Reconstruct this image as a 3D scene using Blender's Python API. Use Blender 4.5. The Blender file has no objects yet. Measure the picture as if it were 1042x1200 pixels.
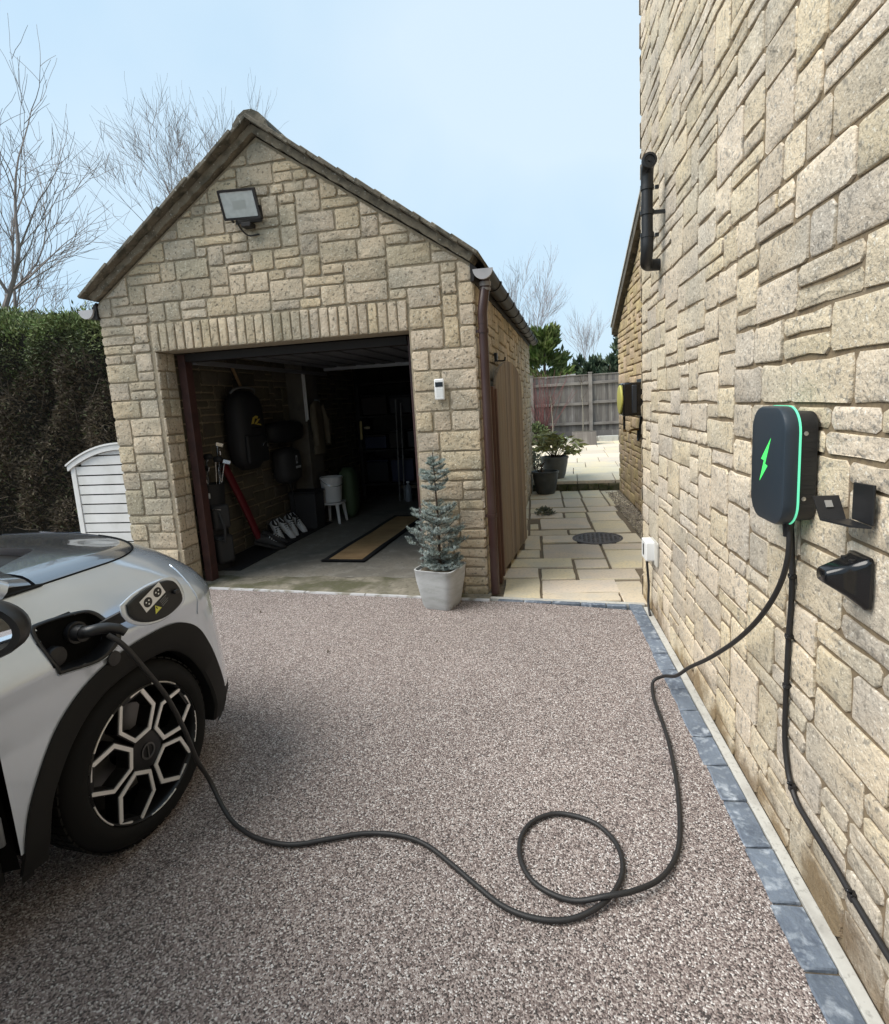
import bpy, bmesh, math, random
import numpy as np
from math import sin, cos, pi, radians, hypot, atan2, sqrt
from mathutils import Vector, Matrix, noise as mnoise

S = bpy.context.scene
C = S.collection
# ------------------------------------------------------------------ camera
cam_d = bpy.data.cameras.new('camera')
cam = bpy.data.objects.new('camera', cam_d)
C.objects.link(cam)
S.camera = cam
_p, _r, _a = radians(8.988), radians(-3.258), radians(11.865)
_f = Vector((0, cos(_p), -sin(_p))); _u = Vector((0, sin(_p), cos(_p))); _x = Vector((1, 0, 0))
_rt = cos(_r) * _x + sin(_r) * _u
_up = -sin(_r) * _x + cos(_r) * _u
_rz = Matrix.Rotation(_a, 3, 'Z')
_rt, _up, _f = _rz @ _rt, _rz @ _up, _rz @ _f
cam.matrix_world = Matrix(((_rt.x, _up.x, -_f.x, 0), (_rt.y, _up.y, -_f.y, 0), (_rt.z, _up.z, -_f.z, 1.5), (0, 0, 0, 1)))
cam_d.sensor_fit = 'VERTICAL'
cam_d.sensor_height = 24
cam_d.sensor_width = 24 * 1042 / 1200
cam_d.lens = 662.7 / 1200 * 24
cam_d.shift_x = (521 - 536.8) / 1200
cam_d.shift_y = (577.85 - 600) / 1200
cam_d.clip_start = 0.05
cam_d.clip_end = 2000

# ------------------------------------------------------------------ sky and sun (bright overcast)
SUN_EL, SUN_AZ = radians(52), radians(-118)        # azimuth measured from +Y towards +X
world = bpy.data.worlds.new('World')
S.world = world
world.use_nodes = True
nt = world.node_tree
nt.nodes.clear()
out = nt.nodes.new('ShaderNodeOutputWorld')
bg = nt.nodes.new('ShaderNodeBackground')
bg.inputs['Strength'].default_value = 0.1
sky = nt.nodes.new('ShaderNodeTexSky')
sky.sky_type = 'NISHITA'
sky.sun_disc = False
sky.sun_elevation = SUN_EL
sky.sun_rotation = SUN_AZ
sky.air_density = 1.0
sky.dust_density = 2.0
tc = nt.nodes.new('ShaderNodeTexCoord')
cn = nt.nodes.new('ShaderNodeTexNoise')
cn.inputs['Scale'].default_value = 1.7
cn.inputs['Detail'].default_value = 5
cn.inputs['Roughness'].default_value = 0.45
nt.links.new(tc.outputs['Generated'], cn.inputs['Vector'])
cr = nt.nodes.new('ShaderNodeValToRGB')
cr.color_ramp.elements[0].position = 0.38
cr.color_ramp.elements[0].color = (3.4, 4.95, 6.3, 1)
cr.color_ramp.elements[1].position = 0.66
cr.color_ramp.elements[1].color = (4.9, 5.95, 6.7, 1)
nt.links.new(cn.outputs['Fac'], cr.inputs['Fac'])
mx = nt.nodes.new('ShaderNodeMix')
mx.data_type = 'RGBA'
mx.inputs[0].default_value = 0.86
nt.links.new(sky.outputs['Color'], mx.inputs[6])
nt.links.new(cr.outputs['Color'], mx.inputs[7])
nt.links.new(mx.outputs[2], bg.inputs['Color'])
nt.links.new(bg.outputs[0], out.inputs['Surface'])

sun_d = bpy.data.lights.new('sun', 'SUN')
sun_d.energy = 2.8
sun_d.angle = radians(45)
sun_d.color = (1.0, 0.95, 0.88)
sun = bpy.data.objects.new('sun', sun_d)
C.objects.link(sun)
_sd = Vector((sin(SUN_AZ) * cos(SUN_EL), cos(SUN_AZ) * cos(SUN_EL), sin(SUN_EL)))
sun.rotation_euler = _sd.to_track_quat('Z', 'Y').to_euler()
sun.location = (-6, 0, 12)

S.view_settings.view_transform = 'Standard'
S.view_settings.look = 'None'
S.view_settings.exposure = 0.70
S.view_settings.gamma = 1
S.view_settings.use_curve_mapping = False
S.cycles.max_bounces = 8
S.cycles.use_denoising = True

# ------------------------------------------------------------------ helpers
R = random.Random(7)


def V(*a):
    return Vector(a)


def lerp(a, b, t):
    return a + (b - a) * t


def mat(name, col, rough=0.7, metal=0.0, var=(), bump=(), rnd=0.0, hue=0.0, coord='pos', coat=0.0, emit=None, spec=None,
        trans=0.0, speck=None, ior=None, stretch=None, splash=None, patch=None):
    """Principled material: base colour, noise variations (scale, colour, lo, hi[, detail]), stacked bumps
    (kind, scale, strength, distance), random value per object / island."""
    m = bpy.data.materials.new(name)
    m.use_nodes = True
    t = m.node_tree
    b = t.nodes['Principled BSDF']
    N, L = t.nodes.new, t.links.new
    b.inputs['Roughness'].default_value = rough
    b.inputs['Metallic'].default_value = metal
    b.inputs['Coat Weight'].default_value = coat
    b.inputs['Coat Roughness'].default_value = 0.04
    if spec is not None:
        b.inputs['Specular IOR Level'].default_value = spec
    if trans:
        b.inputs['Transmission Weight'].default_value = trans
    if ior:
        b.inputs['IOR'].default_value = ior
    if emit:
        b.inputs['Emission Color'].default_value = (*emit[:3], 1)
        b.inputs['Emission Strength'].default_value = emit[3]
    if coord == 'pos':
        co = N('ShaderNodeNewGeometry').outputs['Position']
    else:
        co = N('ShaderNodeTexCoord').outputs['Object']
    if stretch:
        mp = N('ShaderNodeMapping')
        mp.inputs['Scale'].default_value = stretch
        L(co, mp.inputs['Vector'])
        co = mp.outputs['Vector']
    rgb = N('ShaderNodeRGB')
    rgb.outputs[0].default_value = (*col, 1)
    cur = rgb.outputs[0]
    for v in var:
        sc, c2, lo, hi = v[:4]
        n = N('ShaderNodeTexNoise')
        n.inputs['Scale'].default_value = sc
        n.inputs['Detail'].default_value = v[4] if len(v) > 4 else 4
        L(co, n.inputs['Vector'])
        mr = N('ShaderNodeMapRange')
        mr.inputs['From Min'].default_value = lo
        mr.inputs['From Max'].default_value = hi
        L(n.outputs['Fac'], mr.inputs['Value'])
        x = N('ShaderNodeMix')
        x.data_type = 'RGBA'
        L(mr.outputs['Result'], x.inputs[0])
        L(cur, x.inputs[6])
        x.inputs[7].default_value = (*c2, 1)
        cur = x.outputs[2]
    if speck:                                      # (scale, ramp [(pos, colour)...], factor): one colour per grain
        vo = N('ShaderNodeTexVoronoi')
        vo.inputs['Scale'].default_value = speck[0]
        L(co, vo.inputs['Vector'])
        sx = N('ShaderNodeSeparateColor')
        L(vo.outputs['Color'], sx.inputs[0])
        rp = N('ShaderNodeValToRGB')
        rp.color_ramp.interpolation = 'CONSTANT'
        els = rp.color_ramp.elements
        while len(els) < len(speck[1]):
            els.new(0.5)
        for e, (p_, c_) in zip(els, speck[1]):
            e.position = p_
            e.color = (*c_, 1)
        L(sx.outputs[0], rp.inputs['Fac'])
        x = N('ShaderNodeMix')
        x.data_type = 'RGBA'
        x.inputs[0].default_value = speck[2]
        if len(speck) > 3:
            x.blend_type = speck[3]
        L(cur, x.inputs[6])
        L(rp.outputs['Color'], x.inputs[7])
        cur = x.outputs[2]
    if patch:                                      # broad lighter and darker areas: (scale, low, high)
        n = N('ShaderNodeTexNoise')
        n.inputs['Scale'].default_value = patch[0]
        n.inputs['Detail'].default_value = 5
        L(co, n.inputs['Vector'])
        mr = N('ShaderNodeMapRange')
        mr.inputs['From Min'].default_value = .3
        mr.inputs['From Max'].default_value = .7
        mr.inputs['To Min'].default_value = patch[1]
        mr.inputs['To Max'].default_value = patch[2]
        L(n.outputs['Fac'], mr.inputs['Value'])
        hs = N('ShaderNodeHueSaturation')
        L(mr.outputs['Result'], hs.inputs['Value'])
        L(cur, hs.inputs['Color'])
        cur = hs.outputs['Color']
    if splash:                                     # earth splashed up the foot of a wall: (colour, height)
        se = N('ShaderNodeSeparateXYZ')
        L(N('ShaderNodeNewGeometry').outputs['Position'], se.inputs[0])
        n = N('ShaderNodeTexNoise')
        n.inputs['Scale'].default_value = 5
        n.inputs['Detail'].default_value = 6
        L(co, n.inputs['Vector'])
        a1 = N('ShaderNodeMath'); a1.operation = 'MULTIPLY_ADD'
        a1.inputs[1].default_value = splash[1] * 2.2
        a1.inputs[2].default_value = -splash[1] * .75
        L(n.outputs['Fac'], a1.inputs[0])
        a2 = N('ShaderNodeMath'); a2.operation = 'SUBTRACT'
        L(a1.outputs[0], a2.inputs[0]); L(se.outputs[2], a2.inputs[1])
        mr = N('ShaderNodeMapRange')
        mr.inputs['From Min'].default_value = -.02
        mr.inputs['From Max'].default_value = .12
        mr.inputs['To Max'].default_value = .85
        L(a2.outputs[0], mr.inputs['Value'])
        x = N('ShaderNodeMix')
        x.data_type = 'RGBA'
        L(mr.outputs['Result'], x.inputs[0])
        L(cur, x.inputs[6])
        x.inputs[7].default_value = (*splash[0], 1)
        cur = x.outputs[2]
    if rnd or hue:
        oi = N('ShaderNodeObjectInfo')
        ge = N('ShaderNodeNewGeometry')
        ad = N('ShaderNodeMath'); ad.operation = 'ADD'
        L(oi.outputs['Random'], ad.inputs[0]); L(ge.outputs['Random Per Island'], ad.inputs[1])
        fr = N('ShaderNodeMath'); fr.operation = 'FRACT'
        L(ad.outputs[0], fr.inputs[0])
        hs = N('ShaderNodeHueSaturation')
        mr = N('ShaderNodeMapRange')
        mr.inputs['To Min'].default_value = 1 - rnd
        mr.inputs['To Max'].default_value = 1 + rnd
        L(fr.outputs[0], mr.inputs['Value'])
        L(mr.outputs['Result'], hs.inputs['Value'])
        if hue:
            m2 = N('ShaderNodeMath'); m2.operation = 'MULTIPLY'; m2.inputs[1].default_value = 7.31
            L(fr.outputs[0], m2.inputs[0])
            f2 = N('ShaderNodeMath'); f2.operation = 'FRACT'
            L(m2.outputs[0], f2.inputs[0])
            m3 = N('ShaderNodeMapRange')
            m3.inputs['To Min'].default_value = 0.5 - hue
            m3.inputs['To Max'].default_value = 0.5 + hue
            L(f2.outputs[0], m3.inputs['Value'])
            L(m3.outputs['Result'], hs.inputs['Hue'])
            m4 = N('ShaderNodeMapRange')
            m4.inputs['To Min'].default_value = 0.88
            m4.inputs['To Max'].default_value = 1.1
            L(f2.outputs[0], m4.inputs['Value'])
            L(m4.outputs['Result'], hs.inputs['Saturation'])
        L(cur, hs.inputs['Color'])
        cur = hs.outputs['Color']
    L(cur, b.inputs['Base Color'])
    nrm = None
    for kind, sc, st, di in bump:
        if kind == 'noise':
            n = N('ShaderNodeTexNoise')
            n.inputs['Scale'].default_value = sc
            n.inputs['Detail'].default_value = 6
            n.inputs['Roughness'].default_value = 0.6
            o_ = n.outputs['Fac']
        else:
            n = N('ShaderNodeTexVoronoi')
            n.inputs['Scale'].default_value = sc
            o_ = n.outputs['Distance']
        L(co, n.inputs['Vector'])
        bp = N('ShaderNodeBump')
        bp.inputs['Strength'].default_value = st
        bp.inputs['Distance'].default_value = di
        if kind == 'pebble':
            bp.invert = True
        L(o_, bp.inputs['Height'])
        if nrm:
            L(nrm, bp.inputs['Normal'])
        nrm = bp.outputs['Normal']
    if nrm:
        L(nrm, b.inputs['Normal'])
    return m


def par(o, p):
    o.parent = p
    o.matrix_parent_inverse = Matrix.Translation(-p.location) if p.get('_world') else Matrix.Identity(4)


class MB:
    def __init__(self):
        self.v, self.f, self.mi = [], [], []

    def add(self, vs, fs, mi=0):
        k = len(self.v)
        self.v += [tuple(p) for p in vs]
        self.f += [tuple(i + k for i in q) for q in fs]
        self.mi += [mi] * len(fs)
        return self

    def box(self, c, s, rot=None, mi=0, taper=None):
        x, y, z = s[0] / 2, s[1] / 2, s[2] / 2
        tx, ty = taper or (1, 1)
        vs = [V(-x, -y, -z), V(x, -y, -z), V(x, y, -z), V(-x, y, -z), V(-x * tx, -y * ty, z), V(x * tx, -y * ty, z), V(x * tx, y * ty, z), V(-x * tx, y * ty, z)]
        if rot is not None:
            vs = [rot @ p for p in vs]
        c = V(*c)
        return self.add([p + c for p in vs], [(3, 2, 1, 0), (4, 5, 6, 7), (0, 1, 5, 4), (1, 2, 6, 5), (2, 3, 7, 6), (3, 0, 4, 7)], mi)

    def span(self, a, b):
        return self.box([(a[i] + b[i]) / 2 for i in range(3)], [abs(b[i] - a[i]) for i in range(3)])

    def tube(self, pts, r, n=8, cap=True, flat=1.0, mi=0):
        pts = [V(*p) for p in pts]
        rs = r if isinstance(r, (list, tuple)) else [r] * len(pts)
        base = len(self.v)
        vs = []
        t0 = (pts[1] - pts[0]).normalized()
        ref = V(0, 0, 1) if abs(t0.z) < 0.9 else V(1, 0, 0)
        a = t0.cross(ref).normalized()
        for i, p in enumerate(pts):
            t = (pts[min(i + 1, len(pts) - 1)] - pts[max(i - 1, 0)])
            t = t.normalized() if t.length > 1e-9 else t0
            a = (a - t * a.dot(t))
            a = a.normalized() if a.length > 1e-6 else t.orthogonal().normalized()
            b = t.cross(a)
            for k in range(n):
                an = 2 * pi * k / n
                vs.append(p + (a * cos(an) + b * sin(an) * flat) * rs[i])
        fs = []
        for i in range(len(pts) - 1):
            for k in range(n):
                k2 = (k + 1) % n
                fs.append((i * n + k, i * n + k2, (i + 1) * n + k2, (i + 1) * n + k))
        if cap:
            fs.append(tuple(range(n))[::-1])
            fs.append(tuple((len(pts) - 1) * n + k for k in range(n)))
        return self.add(vs, fs, mi)

    def lathe(self, prof, c=(0, 0, 0), n=24, axis=(0, 0, 1), capb=False, capt=False, xf=1.0, yf=1.0, mi=0, pw=2.0):
        q = V(*axis).normalized().to_track_quat('Z', 'Y').to_matrix() if tuple(axis) != (0, 0, 1) else Matrix.Identity(3)
        c = V(*c)
        vs = []
        for r, z in prof:
            for k in range(n):
                an = 2 * pi * k / n
                ca, sa = cos(an), sin(an)
                if pw != 2:
                    w = (abs(ca) ** pw + abs(sa) ** pw) ** (-1 / pw)
                    ca, sa = ca * w, sa * w
                vs.append(c + q @ V(r * ca * xf, r * sa * yf, z))
        fs = []
        for i in range(len(prof) - 1):
            for k in range(n):
                k2 = (k + 1) % n
                fs.append((i * n + k, i * n + k2, (i + 1) * n + k2, (i + 1) * n + k))
        if capb:
            fs.append(tuple(range(n))[::-1])
        if capt:
            fs.append(tuple((len(prof) - 1) * n + k for k in range(n)))
        return self.add(vs, fs, mi)

    def prism(self, poly, O, U, W, N, t, t0=0.0, mi=0):
        """extrude a 2-D polygon (in U, W) from t0 to t along N"""
        O, U, W, N = V(*O), V(*U), V(*W), V(*N)
        n = len(poly)
        vs = [O + U * a + W * b + N * t0 for a, b in poly] + [O + U * a + W * b + N * t for a, b in poly]
        fs = [tuple(range(n))[::-1], tuple(range(n, 2 * n))]
        fs += [(i, (i + 1) % n, n + (i + 1) % n, n + i) for i in range(n)]
        return self.add(vs, fs, mi)

    def ring(self, outer, inner, O, U, W, N, t0, t):
        O, U, W, N = V(*O), V(*U), V(*W), V(*N)
        n = len(outer)
        P = lambda q, h: [O + U * a + W * b + N * h for a, b in q]
        vs = P(outer, t0) + P(outer, t) + P(inner, t) + P(inner, t0)
        fs = []
        for k in range(4):
            k2 = (k + 1) % 4
            for i in range(n):
                j = (i + 1) % n
                fs.append((k * n + i, k * n + j, k2 * n + j, k2 * n + i))
        return self.add(vs, fs)

    def mesh(self, name, ms, smooth=None):
        me = bpy.data.meshes.new(name)
        me.from_pydata(self.v, [], self.f)
        for m in (ms if isinstance(ms, (list, tuple)) else [ms]):
            me.materials.append(m)
        if isinstance(ms, (list, tuple)) and len(ms) > 1:
            me.polygons.foreach_set('material_index', self.mi)
        if smooth is not None:
            me.polygons.foreach_set('use_smooth', [True] * len(me.polygons))
            if smooth < 180:
                me.set_sharp_from_angle(angle=radians(smooth))
        me.update()
        return me

    def build(self, name, ms, parent=None, smooth=40, bevel=0, seg=2, fix=False):
        me = self.mesh(name, ms, smooth)
        if fix:
            bm = bmesh.new(); bm.from_mesh(me)
            bmesh.ops.recalc_face_normals(bm, faces=bm.faces)
            bm.to_mesh(me); bm.free()
        o = bpy.data.objects.new(name, me)
        C.objects.link(o)
        if parent is not None:
            par(o, parent)
        if bevel:
            b = o.modifiers.new('bevel', 'BEVEL')
            b.width = bevel
            b.segments = seg
            b.limit_method = 'ANGLE'
            b.angle_limit = radians(35)
            b.harden_normals = False
        return o


def tag(o, label=None, cat=None, group=None, kind=None):
    if label:
        o['label'] = label
    if cat:
        o['category'] = cat
    if group:
        o['group'] = group
    if kind:
        o['kind'] = kind
    return o


def thing(name, label, cat, loc=(0, 0, 0), rot=0.0, group=None, world=True, kind=None):
    """Empty at the thing's base; world=True: its parts are written in world coordinates"""
    o = bpy.data.objects.new(name, None)
    C.objects.link(o)
    o.empty_display_size = 0.1
    o.location = loc
    o.rotation_euler = (0, 0, rot)
    if world:
        o['_world'] = 1
    return tag(o, label, cat, group, kind)


def copy_tree(o, p=None):
    c = o.copy()
    C.objects.link(c)
    if p is not None:
        c.parent = p
    for ch in o.children:
        copy_tree(ch, c)
    return c


def inst(src, name, parent, M):
    """another object sharing src's mesh"""
    o = bpy.data.objects.new(name, src)
    C.objects.link(o)
    o.matrix_local = M
    if parent is not None:
        par(o, parent)
    return o


def smooth_path(pts, n=8):
    """Catmull-Rom through the points"""
    P = [V(*p) for p in pts]
    P = [P[0] * 2 - P[1]] + P + [P[-1] * 2 - P[-2]]
    o = []
    for i in range(1, len(P) - 2):
        a, b, c, d = P[i - 1:i + 3]
        for k in range(n):
            t = k / n
            o.append(0.5 * ((2 * b) + (c - a) * t + (2 * a - 5 * b + 4 * c - d) * t * t + (3 * b - a - 3 * c + d) * t ** 3))
    o.append(P[-2])
    return o


def rrect(w, h, r, n=6, cx=0, cy=0):
    o = []
    for qx, qy, a0 in ((1, 1, 0), (-1, 1, 90), (-1, -1, 180), (1, -1, 270)):
        for k in range(n + 1):
            a = radians(a0 + 90 * k / n)
            o.append((cx + qx * (w / 2 - r) + r * cos(a), cy + qy * (h / 2 - r) + r * sin(a)))
    return o


# ------------------------------------------------------------------ stone walling
def clip(poly, nx, ny, d):
    """keep the side nx*x+ny*y <= d"""
    o = []
    for i in range(len(poly)):
        a, b = poly[i], poly[(i + 1) % len(poly)]
        da, db = nx * a[0] + ny * a[1] - d, nx * b[0] + ny * b[1] - d
        if da <= 0:
            o.append(a)
        if (da < 0 < db) or (db < 0 < da):
            t = da / (da - db)
            o.append((a[0] + (b[0] - a[0]) * t, a[1] + (b[1] - a[1]) * t))
    return o


def inset(poly, g):
    o = list(poly)
    n = len(poly)
    for i in range(n):
        a, b = poly[i], poly[(i + 1) % n]
        ex, ey = b[0] - a[0], b[1] - a[1]
        l = hypot(ex, ey)
        if l < 1e-6:
            continue
        nx, ny = ey / l, -ex / l
        o = clip(o, nx, ny, nx * a[0] + ny * a[1] - g)
        if len(o) < 3:
            return []
    return o


def area(p):
    return 0.5 * sum(p[i][0] * p[(i + 1) % len(p)][1] - p[(i + 1) % len(p)][0] * p[i][1] for i in range(len(p)))


def stone(mb, poly, O, U, W, N, d, gap=0.007, rough=0.004, rnd=0.02, chm=0.004):
    p = inset(poly, gap)
    if len(p) < 3 or area(p) < 0.0012:
        return False
    n = len(p)
    xs = [q[0] for q in p]; ys = [q[1] for q in p]
    small = min(max(xs) - min(xs), max(ys) - min(ys))
    out = []
    for i in range(n):                                  # knock the corners off, wobble the sides
        a, b, c = p[i - 1], p[i], p[(i + 1) % n]
        for q in (a, c):
            l = hypot(q[0] - b[0], q[1] - b[1])
            r = min(R.uniform(0.25, 1.0) * rnd, 0.3 * small, 0.4 * l)
            out.append((b[0] + (q[0] - b[0]) / l * r, b[1] + (q[1] - b[1]) / l * r))
        l = hypot(c[0] - b[0], c[1] - b[1])
        if l > 0.13:
            t = R.uniform(0.35, 0.65)
            nx, ny = (c[1] - b[1]) / l, -(c[0] - b[0]) / l
            j = R.uniform(-rough, rough * 0.4)
            out.append((lerp(b[0], c[0], t) + nx * j, lerp(b[1], c[1], t) + ny * j))
    out = [(x + R.uniform(-1, 1) * rough * 0.5, y + R.uniform(-1, 1) * rough * 0.5) for x, y in out]
    cx = sum(q[0] for q in out) / len(out); cy = sum(q[1] for q in out) / len(out)
    k = len(out)
    O, U, W, N = V(*O), V(*U), V(*W), V(*N)
    dd = d + R.uniform(-0.25, 0.3) * d
    tx, ty = R.uniform(-1, 1) * 0.02, R.uniform(-1, 1) * 0.02
    vs = []
    for ins, h, jit in ((0.0, -0.006, 0), (0.0, dd * 0.45, 0.0), (chm, dd * 0.88, 0.001), (chm * 2.6, dd, 0.0018)):
        for x, y in out:
            l = hypot(x - cx, y - cy)
            s = max(0.2, 1 - ins / max(l, 1e-4))
            X, Y = cx + (x - cx) * s, cy + (y - cy) * s
            vs.append(O + U * X + W * Y + N * (h + (R.uniform(-jit, jit) if jit else 0) + ((X - cx) * tx + (Y - cy) * ty if h > dd * 0.5 else 0)))
    for x, y in out:
        vs.append(O + U * lerp(cx, x, 0.45) + W * lerp(cy, y, 0.45) + N * (dd + R.uniform(-0.002, 0.004)))
    vs.append(O + U * cx + W * cy + N * (dd + R.uniform(-0.001, 0.004)))
    fs = []
    for r_ in range(4):
        for i in range(k):
            j = (i + 1) % k
            fs.append((r_ * k + i, r_ * k + j, (r_ + 1) * k + j, (r_ + 1) * k + i))
    for i in range(k):
        fs.append((4 * k + i, 4 * k + (i + 1) % k, 5 * k))
    mb.add(vs, fs)
    return True


def ashlar(x0, x1, z0, rows, unit, hw, wr, blocked=None, col=0.02, minw=0.1):
    """random-coursed walling: rectangles (xa, xb, za, zb) over [x0, x1], bottom up"""
    nx = int(round((x1 - x0) / col))
    occ = np.zeros((rows + 6, nx), bool)
    occ[rows:] = True
    if blocked:
        for j in range(rows):
            for i in range(nx):
                if blocked(x0 + (i + .5) * col, z0 + (j + .5) * unit):
                    occ[j, i] = True
    res = []
    mw = int(minw / col)
    for j in range(rows):
        i = 0
        while i < nx:
            if occ[j, i]:
                i += 1
                continue
            L = 0
            while i + L < nx and not occ[j, i + L]:
                L += 1
            h = R.choices(list(hw), list(hw.values()))[0]
            w = int(R.uniform(*wr[h]) / col)
            w = min(w, L)
            if L - w < mw:
                w = L if L <= wr[h][1] * 1.25 / col else L // 2
            while h > 1 and occ[j:j + h, i:i + w].any():
                h -= 1
            if h == 1 and w > wr[1][1] * 1.3 / col:
                w = w // 2
            occ[j:j + h, i:i + w] = True
            res.append((x0 + i * col, x0 + (i + w) * col, z0 + j * unit, z0 + (j + h) * unit))
            i += w
    return res


def rect(r):
    return [(r[0], r[2]), (r[1], r[2]), (r[1], r[3]), (r[0], r[3])]
# ------------------------------------------------------------------ materials
M = {}
SPK = [(0.0, (.05, .04, .03)), (.13, (.33, .30, .25)), (.5, (.45, .42, .36)), (.86, (.72, .70, .64))]
M['g_stone'] = mat('garage_stone', (.51, .415, .295), .92, var=[(3.2, (.34, .30, .225), .42, .66), (42, (.17, .145, .105), .55, .70), (80, (.60, .56, .46), .60, .70)],
                   bump=[('noise', 26, .7, .022), ('noise', 95, .7, .007)], rnd=.13, hue=.004, splash=((.15, .14, .075), .22))
M['h_stone'] = mat('house_stone', (.63, .525, .38), .93, var=[(2.2, (.50, .44, .35), .45, .66), (48, (.33, .29, .23), .55, .66), (100, (.74, .68, .57), .58, .69), (110, (.25, .22, .18), .62, .70)],
                   bump=[('noise', 30, .6, .016), ('noise', 95, .8, .007)], rnd=.14, hue=.006, splash=((.19, .125, .06), .36))
M['w_stone'] = mat('golden_stone', (.54, .415, .245), .93, var=[(5, (.43, .33, .20), .42, .62), (40, (.27, .20, .12), .56, .7)],
                   bump=[('noise', 20, .6, .02), ('noise', 80, .6, .006)], rnd=.15, hue=.012)
M['g_mortar'] = mat('garage_mortar', (.27, .222, .155), .95, var=[(60, (.33, .28, .205), .45, .65)], bump=[('noise', 120, .5, .004)])
M['h_mortar'] = mat('house_mortar', (.215, .16, .095), .95, var=[(50, (.15, .11, .07), .45, .65), (2.5, (.24, .19, .13), .5, .7)], bump=[('noise', 120, .5, .004)])
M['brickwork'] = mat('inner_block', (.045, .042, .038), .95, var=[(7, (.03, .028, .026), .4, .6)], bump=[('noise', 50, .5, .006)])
M['concrete'] = mat('garage_concrete', (.235, .215, .18), .8, var=[(1.6, (.15, .14, .12), .42, .66), (7, (.30, .285, .25), .5, .75), (40, (.17, .16, .14), .5, .7)],
                    bump=[('noise', 30, .25, .006), ('noise', 150, .3, .002)])
M['moss_concrete'] = mat('threshold_concrete', (.22, .20, .155), .9, var=[(5, (.30, .27, .215), .5, .62), (3.3, (.10, .098, .055), .47, .6), (30, (.13, .12, .09), .52, .7)],
                         bump=[('noise', 35, .5, .01)])
M['drive'] = mat('resin_gravel', (.30, .265, .25), .62,
                 speck=[215, [(0, (.055, .046, .043)), (.16, (.145, .110, .102)), (.35, (.255, .203, .187)), (.55, (.365, .303, .279)), (.76, (.50, .438, .407)), (.92, (.74, .70, .67))], .92],
                 bump=[('pebble', 215, .9, .005), ('noise', 6, .15, .01)], spec=.3, patch=(.9, .84, 1.08))
M['sett'] = mat('blue_sett', (.145, .175, .22), .6, var=[(5, (.085, .105, .14), .45, .68), (16, (.40, .44, .49), .56, .68), (34, (.24, .275, .32), .54, .66), (60, (.15, .18, .22), .5, .7)],
                bump=[('noise', 14, .8, .015), ('noise', 60, .5, .005)], rnd=.16)
M['edge_concrete'] = mat('edge_concrete', (.50, .49, .45), .85, var=[(9, (.40, .385, .35), .48, .68), (70, (.34, .33, .30), .56, .7)], bump=[('noise', 60, .3, .003)])
M['dirt'] = mat('dirt', (.075, .06, .042), .95, var=[(25, (.12, .10, .07), .45, .65)], bump=[('noise', 40, .6, .01)])
M['slab'] = mat('paving_slab', (.66, .565, .42), .78, var=[(2.3, (.71, .59, .40), .45, .65), (3.7, (.58, .52, .42), .47, .68), (45, (.54, .47, .36), .5, .7)],
                bump=[('noise', 9, .35, .008), ('noise', 70, .3, .003)], rnd=.11, hue=.012)
M['joint'] = mat('paving_joint', (.20, .155, .105), .95, var=[(30, (.15, .12, .08), .45, .65)], bump=[('noise', 70, .5, .005)])
M['mossy'] = mat('mossy_riser', (.10, .095, .055), .95, var=[(9, (.05, .06, .02), .42, .58), (4, (.2, .17, .11), .55, .7)], bump=[('noise', 25, .7, .02)])
M['grass'] = mat('rough_grass', (.06, .085, .028), .95, var=[(1.3, (.10, .105, .05), .4, .7), (20, (.04, .055, .02), .45, .65)], bump=[('noise', 15, .8, .05)])
M['roof_tile'] = mat('roof_tile', (.125, .108, .082), .93, var=[(6, (.19, .168, .13), .5, .68), (14, (.06, .056, .042), .5, .66), (45, (.33, .32, .28), .64, .72)],
                     bump=[('noise', 40, .6, .008)], rnd=.18)
M['verge'] = mat('verge_mortar', (.20, .17, .125), .95, var=[(12, (.11, .095, .07), .45, .62), (60, (.4, .38, .33), .63, .7)], bump=[('noise', 45, .6, .01)])
M['brown_pvc'] = mat('brown_plastic', (.040, .016, .013), .38, var=[(3, (.055, .03, .026), .45, .7)])
M['dark_pvc'] = mat('dark_plastic', (.016, .013, .012), .55, spec=.3)
M['grey_pvc'] = mat('pale_grey_plastic', (.42, .41, .42), .5)  # pale grey, for the gutter end caps and the left outlet collar
M['black'] = mat('black_plastic', (.012, .012, .013), .42)
M['black_gloss'] = mat('black_gloss_plastic', (.008, .008, .009), .16)
M['cable'] = mat('cable_rubber', (.016, .015, .015), .55)
M['white_p'] = mat('white_plastic', (.74, .74, .73), .45)
M['frame_brown'] = mat('brown_timber_frame', (.06, .026, .022), .55, var=[(9, (.04, .018, .016), .45, .65)])
M['ceil'] = mat('ceiling_board', (.07, .065, .06), .95)
M['steel_panel'] = mat('painted_steel', (.20, .20, .215), .45, metal=.3)

HA = radians(4.0)
HD = V(-sin(HA), cos(HA), 0)            # along the house wall, away from the camera
HN = V(-HD.y, HD.x, 0)                  # out of the house wall
W0 = V(.623, 2.227, 0)
ZU = V(0, 0, 1)


def hp(s, off=0.0, z=0.0):
    """point on the house wall: s along it, off in front of it"""
    return W0 + HD * (s - 2.2) + HN * off + ZU * z


CAMP = V(0, 0, 1.5)


def edge_y(x):                          # where the driveway ends, in front of garage and patio
    return 4.29 - (x + 3.17) * .0795


# ------------------------------------------------------------------ ground
g = MB()
g.add([(-300, -300, -.06), (300, -300, -.06), (300, 300, -.06), (-300, 300, -.06)], [(0, 1, 2, 3)])
tag(g.build('ground', M['grass'], smooth=None), kind='structure')

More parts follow.
